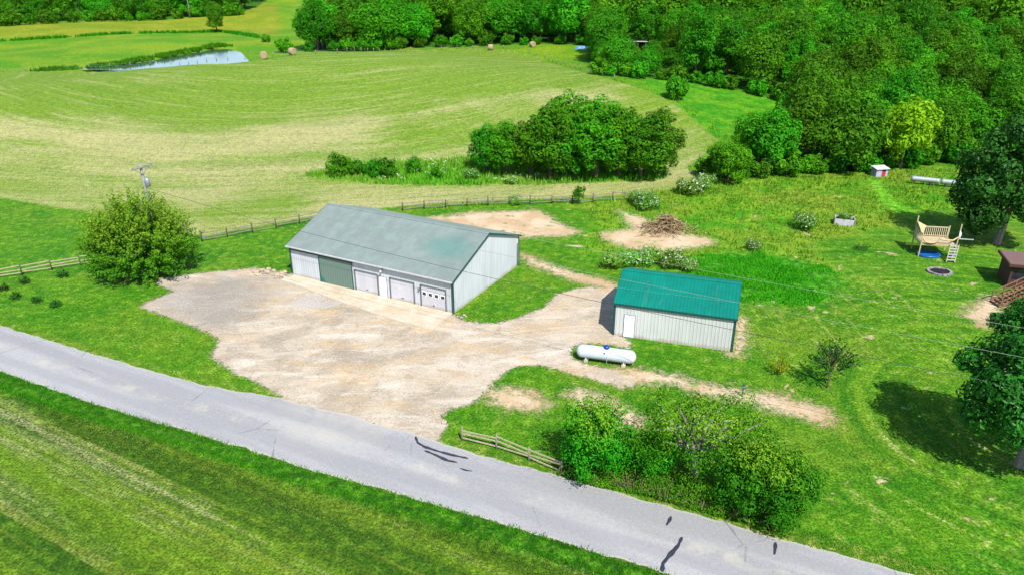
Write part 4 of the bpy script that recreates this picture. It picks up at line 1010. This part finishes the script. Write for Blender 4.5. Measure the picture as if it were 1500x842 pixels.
# ------------------------------------------------------------------ forest
FK = [kind('forest_tree', 'tree', 11+i, *p, 6500, .46, ['leaf_forest'], nl=int(nl_*1.5), lr=(.17, .33), inner=(.45, .92), drop=.86, shag=.09, upw=.5, fill=.05) for i, (p, nl_) in enumerate((((5.2, 5.0, 6.0, 6.9), 34), ((4.4, 4.6, 7.0, 7.9), 36), ((6.2, 5.8, 5.4, 6.3), 38), ((5.4, 5.2, 6.6, 7.5), 40), ((4.8, 5.4, 5.8, 6.6), 30), ((5.8, 5.2, 6.2, 7.1), 44)))]
BK = [kind('forest_shrub', 'shrub', 31+i, 2.6, 2.4, 1.9, 1.75, 1500, .4, ['leaf_forest'], nl=22, lr=(.18, .34), drop=.8, trunk_name='stem', tr=.1) for i in range(2)]
def inside(Pn, x, y): return sdf(Pn, np.array([x], float), np.array([y], float))[0]
placed = []
def poisson(Pn, n_try, rmin, seed, dmax, angmax=41):
    rn = np.random.default_rng(seed); lo_, hi_ = Pn.min(0), Pn.max(0); xs = rn.uniform(lo_[0], hi_[0], n_try); ys = rn.uniform(lo_[1], hi_[1], n_try)
    s = sdf(Pn, xs, ys); d = np.hypot(xs, ys); ok = (s > 2.2) & (d < dmax) & (np.abs(np.degrees(np.arctan2(xs, ys))) < angmax); out = []
    grid = {}
    for x, y in zip(xs[ok], ys[ok]):
        rm = rmin*(1+max(0, math.hypot(x, y)-250)/700); g = (int(x//rmin), int(y//rmin)); near = [q for i in (-2, -1, 0, 1, 2) for j in (-2, -1, 0, 1, 2) for q in grid.get((g[0]+i, g[1]+j), ())]
        if all((x-a)**2+(y-b)**2 > rm*rm for a, b in near): grid.setdefault(g, []).append((x, y)); out.append((x, y))
    return sorted(out, key=lambda q: q[0]**2+q[1]**2)
rn_ = random.Random(5)
SHQ = at(934, 73.5)[:2]
W_R = poisson(Z['woods'], 26000, 6.2, 3, 620)
# forest trees that stand in front rows along the wood's edge
right = [q for q in W_R if q[0] > 20+.02*q[1]]; middle = [q for q in W_R if q[0] <= 20+.02*q[1]]
NEAR_R, NEAR_M = 185, 66
def forest(qs, n, label, group, smin, smax):
    for x, y in qs[:n]:
        k = FK[rn_.randrange(len(FK))]; s = rn_.uniform(smin, smax); dv = SHQ/np.hypot(*SHQ); al = x*dv[0]+y*dv[1]; lt = abs(x*dv[1]-y*dv[0])
        if lt < 9 and al < np.hypot(*SHQ)+6:
            if al > np.hypot(*SHQ)-40: continue
            s = min(s, .5)
        k.put(x, y, tz(x, y), label, group, s, rn_.uniform(0, 6.28), rn_.uniform(.9, 1.12))
forest(right, NEAR_R, 'leafy green tree in the dense wood over the right hillside', 'trees of the right hillside wood', .68, 1.05)
forest(middle, NEAR_M, 'tall leafy tree in the wood behind the hay field ridge', 'trees of the wood behind the hay field', .95, 1.4)
WB = [q for q in poisson(Z['woodsB'], 8000, 7.5, 4, 640)]
forest(WB, 46, 'dark green tree in the far wood behind the pond pasture', 'trees of the far back left wood', .95, 1.4)
# the rest of the woods, far back, reads as one mass
def far_woods(qs, seed):
    rn = np.random.default_rng(seed); VV, FF, vv = [], [], []; o = 0
    for x, y in qs:
        n = 520; s = rn.uniform(.85, 1.3); d = rsph(rn, n); d[:, 2] = np.abs(d[:, 2])*1.1-.25; k = 1+.22*np.sin(d[:, 0]*6+x)*np.sin(d[:, 1]*6+y)+.12*np.sin(d[:, 2]*9+x)
        pos = d*np.array([5.4, 5.4, 6.2])*s*(k*rn.uniform(.82, 1.04, n))[:, None]+np.array([x, y, tz(x, y)+8.4*s])
        V, F = leaf_quads(rn, pos, unit(d+rsph(rn, n)*.6+np.array([0, 0, .3])), rn.uniform(.9, 1.7, n)); VV.append(V); FF.append(F+o); o += len(V); vv.append(np.clip(rn.random(n)*.6+rn.random()*.4, 0, 1))
    me = npmesh('distant_woods', np.concatenate(VV), np.concatenate(FF), [M['leaf_forest']], fattr={'v': np.concatenate(vv), 'tip': np.zeros(sum(map(len, vv)))})
    tag(link(bpy.data.objects.new('distant_woods', me)), kind='stuff')
rest = right[NEAR_R:]+middle[NEAR_M:]+WB[46:]
far_woods(rest, 8)
print('forest', len(right), len(middle), len(WB), 'rest', len(rest))
# shrubs along the wood edges
def edge_shrubs(pts, step, label, group, smin, smax, seed):
    rn = random.Random(seed); P = resample([at(*p)[:2] for p in pts], .5); s = 0
    while s < len(P):
        x, y = P[int(s)]+np.array([rn.uniform(-1, 1), rn.uniform(-.6, 1.6)]); k = BK[rn.randrange(2)]; k.put(x, y, tz(x, y), label, group, rn.uniform(smin, smax), rn.uniform(0, 6.28)); s += step*rn.uniform(1.2, 2.6)
edge_shrubs([(1045, 262), (1075, 262), (1110, 262), (1200, 253), (1270, 252), (1340, 245), (1420, 239), (1490, 236)], 3.0, 'low leafy shrub at the foot of the right wood', 'shrubs at the foot of the right wood', .7, 1.3, 1)
edge_shrubs([(1140, 215), (1158, 180), (1148, 150), (1080, 134), (1010, 122), (935, 116), (880, 110)], 5, 'shrub along the wood edge above the bright meadow', 'shrubs above the bright meadow', .6, 1.2, 2)
edge_shrubs([(420, 78), (600, 71), (700, 68), (860, 67)], 7, 'shrub at the foot of the wood behind the hay ridge', 'shrubs behind the hay ridge', .7, 1.4, 3)
edge_shrubs([(0, 39), (80, 35), (150, 32), (280, 26), (350, 23)], 6, 'shrub at the foot of the far back left wood', 'shrubs at the foot of the far back left wood', 1.1, 1.9, 4)

# single trees that stand out
def spot(k, px, py, label, s=1.0, rz=0.0, group=None, sxy=1.0, name=None, cat=None):
    q = at(px, py); return k.put(q[0], q[1], q[2], label, group, s, rz, sxy, name, cat)
lime = kind('lime_tree', 'tree', 51, 5.0, 4.8, 5.4, 6.2, 6500, .42, ['leaf_lime'], nl=70, lr=(.15, .27), inner=(.45, .92), drop=.8)
spot(lime, 1318, 247, 'yellow green round tree glowing at the front of the right wood', .98, 1)
spot(FK[2], 1235, 250, 'broad green tree in front of the right wood behind the lavender shed', .92, 2, None, 1.05, name='broad_tree')
spot(FK[0], 1130, 252, 'mid green tree at the left foot of the right wood', .72, 2, name='edge_tree')
spot(FK[4], 1065, 268, 'low round tree at the corner where the hay field meets the wood', .52, .3, None, 1.15, name='corner_tree')
spot(FK[5], 1095, 228, 'pale green low tree behind the corner tree by the wood', .5, 2.3, name='low_tree')
spot(BK[0], 990, 146, 'small dark round tree standing alone in the bright meadow', 1.35, 1, None, .8, name='meadow_tree', cat='tree')
spot(FK[1], 318, 48, 'lone tall tree on the bank beyond the pond', .88, 1, None, .95, name='bank_tree')
spot(FK[3], 905, 110, 'dark tree left of the white roofed shelter', .62, 1, None, 1.1, name='shelter_tree')
spot(BK[1], 880, 110, 'leafy shrub at the left foot of the dark tree near the shelter', 1.1, 1, name='shelter_shrub')
spot(BK[0], 390, 62, 'small bush between the pond and the middle wood', .8, 1, name='bank_bush')

# grove on the rough strip in the hay field
GK = [kind('grove_tree', 'tree', 71+i, *p, 11000, .34, ['leaf_grove'], nl=85, lr=(.14, .25), inner=(.45, .94), drop=.8, shag=.14, upw=.5) for i, p in enumerate(((4.2, 4.0, 5.6, 6.2), (4.6, 4.2, 5.0, 5.6), (3.8, 4.0, 6.0, 6.5)))]
for i, (px, py, s, k) in enumerate(((712, 254, .70, 0), (742, 258, .76, 2), (775, 258, .9, 1), (806, 262, 1.06, 0), (842, 260, 1.0, 1), (873, 263, 1.1, 2), (905, 260, .98, 0), (938, 262, 1.04, 1), (962, 258, .93, 2), (830, 250, 1.08, 2), (900, 250, 1.08, 1))):
    spot(GK[k], px, py, 'rounded green tree in the grove standing within the hay field', s*.86, i*1.7, 'trees of the grove in the hay field', 1.13)
SH = kind('shrub', 'shrub', 81, 1.7, 1.6, 1.5, 1.5, 1900, .24, ['leaf_grove'], nl=12, trunk_name='stem', tr=.08, shag=.3)
for px, py, s, lb in ((497, 258, 1.15, 'tall narrow shrub at the left end of the rough strip in the hay field'), (524, 258, .85, 'second shrub from the left end of the rough strip'), (548, 260, .9, 'left one of two touching round shrubs on the rough strip'), (568, 260, 1.0, 'right one of two touching round shrubs on the rough strip'), (606, 254, .85, 'pale round shrub alone midway along the rough strip'), (640, 262, .6, 'low shrub near the grove on the rough strip'), (1128, 136, 1.0, 'shrub by the wood at the top of the bright meadow')):
    spot(SH, px, py, lb, s, px*.1, 'shrubs on the rough strip' if py > 200 else None)
SHL = kind('fence_sapling', 'shrub', 82, .8, .8, 1.2, 1.5, 500, .22, ['leaf_hedge'], nl=9, trunk_name='stem', tr=.05, shag=.4)
spot(SHL, 848, 300, 'thin yellow green sapling growing through the back fence', 1.05)

# white flowering bushes
WK = [kind('flowering_bush', 'bush', 91+i, 1.5, 1.4, 1.0, .85, 2600, .17, ['leaf_weed', 'blossom'], nl=14, trunk_name='stem', tr=.06, white=.15, shag=.55) for i in range(2)]
wb = [(895, 393, 1.0, 'white flowering bush at the left end behind the teal roofed garage'), (920, 388, 1.1, 'white flowering bush behind the left end of the teal roof'), (950, 387, 1.15, 'white flowering bush behind the middle of the teal roof'), (982, 391, 1.1, 'white flowering bush behind the right half of the teal roof'), (1008, 396, .8, 'small white flowering bush near the right end of the teal roof'),
      (948, 306, 1.35, 'white flowering bush beside the back fence above the brush pile'), (932, 298, 1.0, 'pale bush touching the back fence left of the brush pile'), (1008, 284, 1.5, 'white flowering bush at the right end of the back fence'), (1032, 276, 1.2, 'white flowering bush below the corner tree'), (755, 300, .75, 'small white flowering bush in front of the back fence'), (1176, 335, 1.15, 'pale flowering bush alone in the right meadow'), (1104, 366, .7, 'small pale bush in the meadow beyond the teal garage'), (690, 264, 1.0, 'white flowering bush at the left foot of the grove'), (748, 269, .8, 'white flowering bush in front of the grove')]
for i, (px, py, s, lb) in enumerate(wb): spot(WK[i % 2], px, py, lb, s*.88, i*1.1, 'white flowering bushes')

# ------------------------------------------------------------------ near shrubs and trees
def shoot_mesh(name, seed, rx, ry, rz, zc, shoots, per, leaf, mats, tip=.55, zlow=-.2):
    """bushy crown made of many leafy shoots radiating from low in the middle"""
    rn = np.random.default_rng(seed); d = rsph(rn, shoots*2); d = d[d[:, 2] > zlow][:shoots]; S = len(d)
    ln = rn.uniform(.72, 1.06, S); ln[rn.random(S) < .12] *= 1.12
    t = np.sqrt(rn.uniform(.12, 1, (S, per))); wob = rn.normal(0, .05, (S, 1, 3))*t[..., None]**2
    pos = d[:, None]*(ln[:, None]*t)[..., None]+wob; pos[..., 2] += .12*t*t; R_ = np.array([rx, ry, rz])
    jit = rn.normal(0, .045, (S, per, 3))*(1.15-.75*t)[..., None]
    pos = ((pos+jit)*R_).reshape(-1, 3)+np.array([0, 0, zc]); dd_ = np.repeat(d, per, 0); tt = t.ravel(); k = pos[:, 2] > .1; pos, dd_, tt = pos[k], dd_[k], tt[k]; n = len(pos)
    nrm = unit(dd_*.5+rsph(rn, n)*.8+np.array([0, 0, .45])); V, F = leaf_quads(rn, pos, nrm, leaf*rn.uniform(.6, 1.3, n), .5)
    sv = np.repeat(rn.random(S), per)[k]; v = np.clip(.5*rn.random(n)+.5*sv, 0, 1); tp = np.clip(sstep(tip, 1.0, tt)*sstep(-.1, .7, dd_[:, 2])*rn.uniform(.2, 1.1, n), 0, 1)
    return npmesh(name, V, F, [M[m] for m in mats], fattr={'v': v, 'tip': tp}), d[:60]*R_*.8+np.array([0, 0, zc])
def shoot_thing(name, cat, label, px, py, seed, rx, ry, rz, zc, shoots, per, leaf, mats, bark='bark', tr=.12, limbs=14, th=None, rzr=0.0, **kw):
    me, ends = shoot_mesh('crown', seed, rx, ry, rz, zc, shoots, per, leaf, mats, **kw); q = at(px, py)
    k = Kind(name, cat, me, ends, M[bark], seed, th or zc+rz*.25, tr, limbs, trunk_name='stem'); return k.put(q[0], q[1], q[2], label, None, 1, rzr)
shoot_thing('large_bush', 'bush', 'huge rounded twiggy bush in front of the utility pole', 214, 400, 101, 5.8, 5.2, 6.5, 1.7, 620, 62, .27, ['leaf_bush'], tr=.3, limbs=24)
me, ends = crown_mesh('crown', 102, 2.4, 2.2, 2.7, 2.75, 13000, .15, [M['leaf_hedge']], nl=70, lr=(.12, .24), inner=(.4, 1.02), tipz=.2, shag=.5, drop=.75, fill=.05)
q = at(872, 694); Kind('roadside_shrub', 'shrub', me, ends, M['bark'], 3, 3.2, .11, 12, trunk_name='stem').put(q[0], q[1], q[2], 'upright leafy shrub left of the gnarled tree beside the road', None, 1)
me, ends = crown_mesh('crown', 103, 4.3, 3.4, 2.4, 3.6, 9500, .15, [M['leaf_hedge']], nl=70, lr=(.10, .2), inner=(.55, 1.05), tipz=-.1, shag=.5, drop=.7, fill=.02, zmin=-.55)
q = at(1017, 700); Kind('gnarled_tree', 'tree', me, ends, M['bark_pale'], 5, 3.6, .2, 26, lean=(-.5, .3), limbr=.42).put(q[0], q[1], q[2], 'sparse gnarled tree with pale bare branches in the roadside thicket', None, 1)
me, ends = crown_mesh('crown', 104, 2.9, 2.5, 2.4, 2.4, 17000, .16, [M['leaf_hedge']], nl=80, lr=(.12, .24), inner=(.4, 1.0), tipz=.3, shag=.4, drop=.78)
q = at(1116, 754); Kind('dense_shrub', 'shrub', me, ends, M['bark'], 7, 3.0, .12, 10, trunk_name='stem').put(q[0], q[1], q[2], 'dense dark green shrub at the right end of the roadside thicket', None, 1)
me, ends = crown_mesh('crown', 107, 1.7, 1.5, 1.4, 1.4, 5000, .15, [M['leaf_hedge']], nl=18, lr=(.26, .38), tipz=.3, shag=.4)
q = at(955, 690); Kind('low_shrub', 'shrub', me, ends, M['bark'], 8, 1.6, .06, 8, trunk_name='stem').put(q[0], q[1], q[2], 'low leafy shrub between the upright shrub and the gnarled tree', None, 1.1)
# dark trees at the right edge
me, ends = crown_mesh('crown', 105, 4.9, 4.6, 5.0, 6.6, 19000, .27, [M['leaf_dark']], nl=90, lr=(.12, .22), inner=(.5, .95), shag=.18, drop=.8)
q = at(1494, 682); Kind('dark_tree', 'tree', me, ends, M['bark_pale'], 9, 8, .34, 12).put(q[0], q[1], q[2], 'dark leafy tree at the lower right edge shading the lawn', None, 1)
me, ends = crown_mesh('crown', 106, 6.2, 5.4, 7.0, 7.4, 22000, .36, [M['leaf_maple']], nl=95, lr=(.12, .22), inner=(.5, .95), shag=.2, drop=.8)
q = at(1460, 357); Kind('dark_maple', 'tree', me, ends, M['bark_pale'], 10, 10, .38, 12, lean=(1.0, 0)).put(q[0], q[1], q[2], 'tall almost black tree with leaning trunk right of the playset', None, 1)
me, ends = crown_mesh('crown', 108, 1.5, 1.4, 1.2, 1.35, 4200, .16, [M['leaf_dark']], nl=16, shag=.3)
q = at(1488, 478); Kind('stair_bush', 'bush', me, ends, M['bark'], 11, 1.4, .06, 6, trunk_name='stem').put(q[0], q[1], q[2], 'dark bush below the wooden stairs at the right edge', None, 1)
shoot_thing('lawn_sapling', 'tree', 'young dark green tree with thin trunk on the right lawn', 1212, 567, 109, 2.0, 1.8, 2.0, 1.9, 75, 26, .16, ['leaf_pine'], tr=.07, limbs=22, zlow=.05, th=2.4)
shoot_thing('yellow_shrub', 'shrub', 'small sparse yellow tinged shrub left of the young lawn tree', 1140, 548, 110, .95, .9, 1.7, .25, 30, 18, .14, ['leaf_yellow'], tr=.04, limbs=10, zlow=.1)
shoot_thing('fallen_branch_shrub', 'shrub', 'low dark shrub on the lawn beside the upper mown bend', 1262, 366, 116, 1.2, .8, .6, .1, 30, 16, .14, ['leaf_dark'], tr=.03, limbs=8, zlow=.0)
# row of little dark shrubs on the left lawn
me, ends = shoot_mesh('crown', 111, .55, .5, .55, .12, 60, 16, .11, ['leaf_dark']); DS = Kind('young_shrub', 'shrub', me, ends, M['bark'], 12, .45, .025, 6, trunk_name='stem')
for i, (px, py, s, lb) in enumerate(((6, 425, 1.1, 'young dark shrub at the left picture edge of the lawn row'), (23, 437, 1.1, 'young dark shrub leftmost in the front row of the lawn'), (54, 443, 1.05, 'young dark shrub in the middle of the front lawn row'), (82, 449, 1.15, 'young dark shrub at the right end of the front lawn row'), (37, 415, 1.15, 'young dark shrub with yellowish tip left in the back lawn row'), (93, 406, 1.2, 'young dark shrub with tall tip in the back lawn row'), (140, 398, 1.05, 'young dark shrub close under the huge bush'))):
    spot(DS, px, py, lb, s, i*1.3, 'young shrubs planted on the left lawn')

# ------------------------------------------------------------------ grasses and weeds
def blades(name, xy, h, wd, mat, seed, per=4, vfun=None, lean=.5, white=0.0, tip=.35, spread=.1):
    rn = np.random.default_rng(seed); n = len(xy); z = T(xy[:, 0], xy[:, 1]); k = n*per
    bx = np.repeat(xy[:, 0], per)+rn.normal(0, spread, k); by = np.repeat(xy[:, 1], per)+rn.normal(0, spread, k); bz = np.repeat(z, per)-.03
    a = rn.uniform(0, 6.283, k); hh = np.repeat(h, per)*rn.uniform(.6, 1.15, k); w_ = wd*rn.uniform(.7, 1.4, k); ld = rn.uniform(0, 6.283, k); le = lean*hh*rn.uniform(.2, 1, k)
    V = np.stack([np.stack([bx-np.cos(a)*w_/2, by-np.sin(a)*w_/2, bz], 1), np.stack([bx+np.cos(a)*w_/2, by+np.sin(a)*w_/2, bz], 1), np.stack([bx+np.cos(ld)*le, by+np.sin(ld)*le, bz+hh], 1)], 1).reshape(-1, 3)
    F = np.arange(3*k).reshape(k, 3); vv = .5+.25*np.sin(xy[:, 0]*.9+np.sin(xy[:, 1]*.7)*2)*np.sin(xy[:, 1]*1.1); v = np.clip(np.repeat(vv, per)+rn.uniform(-.4, .4, k), 0, 1)
    tp = np.clip(rn.random(k)*tip*2*np.repeat(.5+.5*np.sin(xy[:, 0]*.23+1)*np.sin(xy[:, 1]*.31), per), 0, 1)
    mi = (rn.random(k) < white).astype(int) if white else None
    me = npmesh(name, V, F, [M[m] for m in mat], mi, fattr={'v': v, 'tip': tp}); tag(link(bpy.data.objects.new(name, me)), kind='stuff')
def band(L, n, a, b, seed, xr=(-60, 40)):
    rn = np.random.default_rng(seed); P = resample(L, .1); P = P[(P[:, 0] > xr[0]) & (P[:, 0] < xr[1])]; i = rn.integers(0, len(P)-1, n); t = unit(P[i+1]-P[i]); nn = np.stack([t[:, 1], -t[:, 0]], 1)
    return P[i]+nn*rn.uniform(a, b, n)[:, None]
def fill(Pn, n, lo_=0, hi_=1e9, seed=1, pad=4):
    rn = np.random.default_rng(seed); a, b = Pn.min(0)-pad, Pn.max(0)+pad; x = rn.uniform(a[0], b[0], n); y = rn.uniform(a[1], b[1], n); s = sdf(Pn, x, y)+rn.normal(0, .3, n); k = (s > lo_) & (s < hi_)
    return np.stack([x, y], 1)[k]
RH = np.random.default_rng(9)
q = band(LO, 16000, .0, 1.55, 1); blades('verge_grass', q, RH.uniform(.12, .3, len(q)), .05, ['leaf_hedge'], 1, tip=.12)
q = band(UP, 9000, -1.1, .02, 2); q = q[sdf(Z['yard'], q[:, 0], q[:, 1], 6) < -.15]; blades('verge_grass', q, RH.uniform(.08, .2, len(q)), .05, ['leaf_weed'], 2)
q = fill(Z['isl'], 9000, .2, seed=3); blades('rough_weeds', q, RH.uniform(.35, 1.0, len(q)), .22, ['leaf_weed'], 3, spread=.3)
q = fill(Z['hay'], 60000, -2.6, -.3, seed=4); q = q[(q[:, 1] < 170) & (q[:, 1] > 75) & (q[:, 0] > -12)]; q = q[sdf(Z['woods'], q[:, 0], q[:, 1]) < 0]; blades('field_edge_grass', q, RH.uniform(.3, .9, len(q)), .2, ['leaf_weed'], 5, spread=.3)
q = fill(Z['wild'], 17000, .5, seed=6); q = q[(sdf(Z['path'], q[:, 0], q[:, 1], 5) < 0)]; wq_ = at(1108, 405); q = q[np.hypot((q[:, 0]-wq_[0])*.8, q[:, 1]-wq_[1]) > 7]; keep = np.ones(len(q), bool)
for k in DIRTS: keep &= sdf(Z[k], q[:, 0], q[:, 1], 3) < -.2
g_ = (q-np.array([18.58, 55.17]))@np.array([[math.cos(A2), math.sin(A2)], [-math.sin(A2), math.cos(A2)]]); keep &= ~((g_[:, 0] < .6) & (g_[:, 0] > -L2-.6) & (g_[:, 1] < W2+.5) & (g_[:, 1] > -.5))
q = q[keep & (q[:, 1] < 135)]; blades('meadow_grass', q, RH.uniform(.15, .55, len(q)), .12, ['leaf_weed'], 6, spread=.25, tip=.35)
rw = np.random.default_rng(41); wq_ = at(1108, 405); a_ = rw.uniform(0, 6.283, 9000); r_ = 7*np.sqrt(rw.random(9000)); q = np.stack([wq_[0]+r_*np.cos(a_)/.8, wq_[1]+r_*np.sin(a_)], 1)
ns_ = np.sin(q[:, 0]*.8+np.sin(q[:, 1]*.9)*1.3)*np.sin(q[:, 1]*.95+np.sin(q[:, 0]*.6))+.4*np.sin(q[:, 0]*1.9)*np.sin(q[:, 1]*2.3); q = q[ns_ > (r_/7)**2*1.0-.65+rw.normal(0, .12, 9000)]; g_ = (q-np.array([18.58, 55.17]))@np.array([[math.cos(A2), math.sin(A2)], [-math.sin(A2), math.cos(A2)]]); q = q[~((g_[:, 0] < .8) & (g_[:, 1] < W2+.6))]
M['leaf_patch'] = leafmat('patch_weed', (50, 144, 12), (106, 194, 34)); blades('weed_patch', q, RH.uniform(.12, .34, len(q)), .13, ['leaf_patch'], 42, spread=.2, tip=0)
# white blossom scattered over the rough strip
def blossom(name, q, h, seed, sz):
    rn = np.random.default_rng(seed); n = len(q); c = rn.normal(0, .18, (n, 5, 3))*np.array([1, 1, .5]); pos = (np.stack([q[:, 0], q[:, 1], T(q[:, 0], q[:, 1])+h], 1)[:, None]+c).reshape(-1, 3)
    V, F = leaf_quads(rn, pos, unit(rsph(rn, len(pos))*.5+np.array([0, -.2, 1])), sz*rn.uniform(.6, 1.3, len(pos)), .8); me = npmesh(name, V, F, [M['blossom']], fattr={'v': np.zeros(len(F))})
    tag(link(bpy.data.objects.new(name, me)), kind='stuff')
q = fill(Z['isl'], 700, .6, seed=13); q = q[(np.sin(q[:, 0]*.5)*np.sin(q[:, 1]*.6+q[:, 0]*.2) > -.1) & (q[:, 1] < 116)]; blossom('weed_blossoms', q, RH.uniform(.6, 1.1, len(q)), 1, .2)
# short lawn grass and stubble near the camera
def lawn(n, seed):
    rn = np.random.default_rng(seed); r = np.sqrt(rn.uniform(27**2, 78**2, n)); a = np.radians(rn.uniform(-37, 38, n)); q = np.stack([r*np.sin(a), r*np.cos(a)], 1)
    k = rn.random(n) < np.clip(1.3-(r-30)/70, .35, 1); q = q[k]; lo_ = sdist(LO, q[:, 0], q[:, 1]); up_ = sdist(UP, q[:, 0], q[:, 1]); k = ((up_ < -.1) | (lo_ > .1)) & (sdf(Z['yard'], q[:, 0], q[:, 1], 4) < -.3)
    for z_ in DIRTS: k &= sdf(Z[z_], q[:, 0], q[:, 1], 4) < -.2
    for (ox, oy), aa, LL_, WW in (((-5.458, 62.39), A1, L1, W1), ((18.58, 55.17), A2, L2, W2)):
        g = (q-np.array([ox, oy]))@np.array([[math.cos(aa), math.sin(aa)], [-math.sin(aa), math.cos(aa)]]); k &= ~((g[:, 0] < .5) & (g[:, 0] > -LL_-.5) & (g[:, 1] < WW+.5) & (g[:, 1] > -.5))
    return q[k], lo_[k]
q, l_ = lawn(150000, 21)
M['leaf_lawn'] = leafmat('lawn_blade', (62, 134, 12), (112, 168, 28), tip=(160, 180, 76)); M['leaf_stubble'] = leafmat('stubble_blade', (60, 108, 14), (112, 150, 34), tip=(178, 180, 108))
a_ = q[l_ < 0]; blades('lawn_grass', a_, RH.uniform(.05, .11, len(a_)), .07, ['leaf_lawn'], 22, per=3, lean=1.0, tip=.2, spread=.12)
a_ = q[l_ > 1.5]; blades('stubble_grass', a_, RH.uniform(.05, .10, len(a_)), .06, ['leaf_stubble'], 23, per=3, lean=1.0, tip=.3, spread=.12)
# dark weeds along the ditch in the far pasture, and round the pond bank
def line_weeds(name, pts, n, wid, h0, h1, seed):
    rn = np.random.default_rng(seed); P = resample([at(*p)[:2] for p in pts], .5); i = rn.integers(0, len(P), n); q = P[i]+rn.normal(0, wid, (n, 2)); k = np.sin(i*.21)*np.sin(i*.057+1) > -.55; blades(name, q[k], rn.uniform(h0, h1, k.sum()), .5, ['leaf_hedge'], seed, tip=.05, spread=.4)
line_weeds('ditch_weeds', [(-40, 63), (0, 61), (120, 54), (250, 49), (325, 47), (345, 50), (380, 56)], 1500, .7, .5, 1.5, 31)
line_weeds('pond_reeds', [(60, 104), (120, 101), (170, 95), (215, 87), (270, 77), (315, 68), (332, 68)], 1300, .8, .5, 1.4, 32)
# brambles under the roadside thicket
def brambles():
    rn = np.random.default_rng(12); P = resample([at(*p)[:2] for p in ((818, 696), (870, 712), (930, 722), (1000, 742), (1060, 758), (1135, 778))], .1); n = 15000
    i = rn.integers(0, len(P)-1, n); t = unit(P[i+1]-P[i]); nn = np.stack([-t[:, 1], t[:, 0]], 1); u = rn.uniform(-.15, 2.3, n); xy = P[i]+nn*u[:, None]
    hmax = (.35+.55*np.sin(np.clip(u/2.3, 0, 1)*2.4))*(1+.35*np.sin(i*.11)*np.sin(i*.037+u*2)); z = hmax*np.sqrt(rn.random(n))
    pos = np.stack([xy[:, 0], xy[:, 1], T(xy[:, 0], xy[:, 1])+z], 1); nrm = unit(rsph(rn, n)*.9+np.array([0, -.2, .8])); V, F = leaf_quads(rn, pos, nrm, rn.uniform(.09, .2, n), .7)
    me = npmesh('brambles', V, F, [M['leaf_hedge']], fattr={'v': np.clip(rn.random(n)*.7+.3*np.sin(i*.05)**2, 0, 1), 'tip': np.clip(rn.random(n)*1.6-1.1, 0, 1)}); tag(link(bpy.data.objects.new('brambles', me)), kind='stuff')
    mb = MB(); r_ = random.Random(4)
    for _ in range(240):
        j = r_.randrange(len(P)-1); b_ = P[j]+np.array([r_.uniform(-.3, .3), r_.uniform(0, 1.6)]); a = r_.uniform(0, 6.28); l = r_.uniform(.4, 1.1); h = r_.uniform(.3, .9)
        mb.tube([(b_[0], b_[1], 0), (b_[0]+math.cos(a)*l*.5, b_[1]+math.sin(a)*l*.5, h), (b_[0]+math.cos(a)*l, b_[1]+math.sin(a)*l, h*.5)], [.02, .018, .01], 3, sm=False, cap=False)
    o = mb.build('bramble_canes', plain('dry_cane', (132, 104, 92), .9, .1, var=.3)); tag(o, kind='stuff')
brambles()
q = at(1236, 328); pl = WK[0].put(q[0], q[1], q[2]+.42, 'leafy plants growing in the pale garden box', None, .55, .5, 1.0, name='garden_plants', cat='plant')
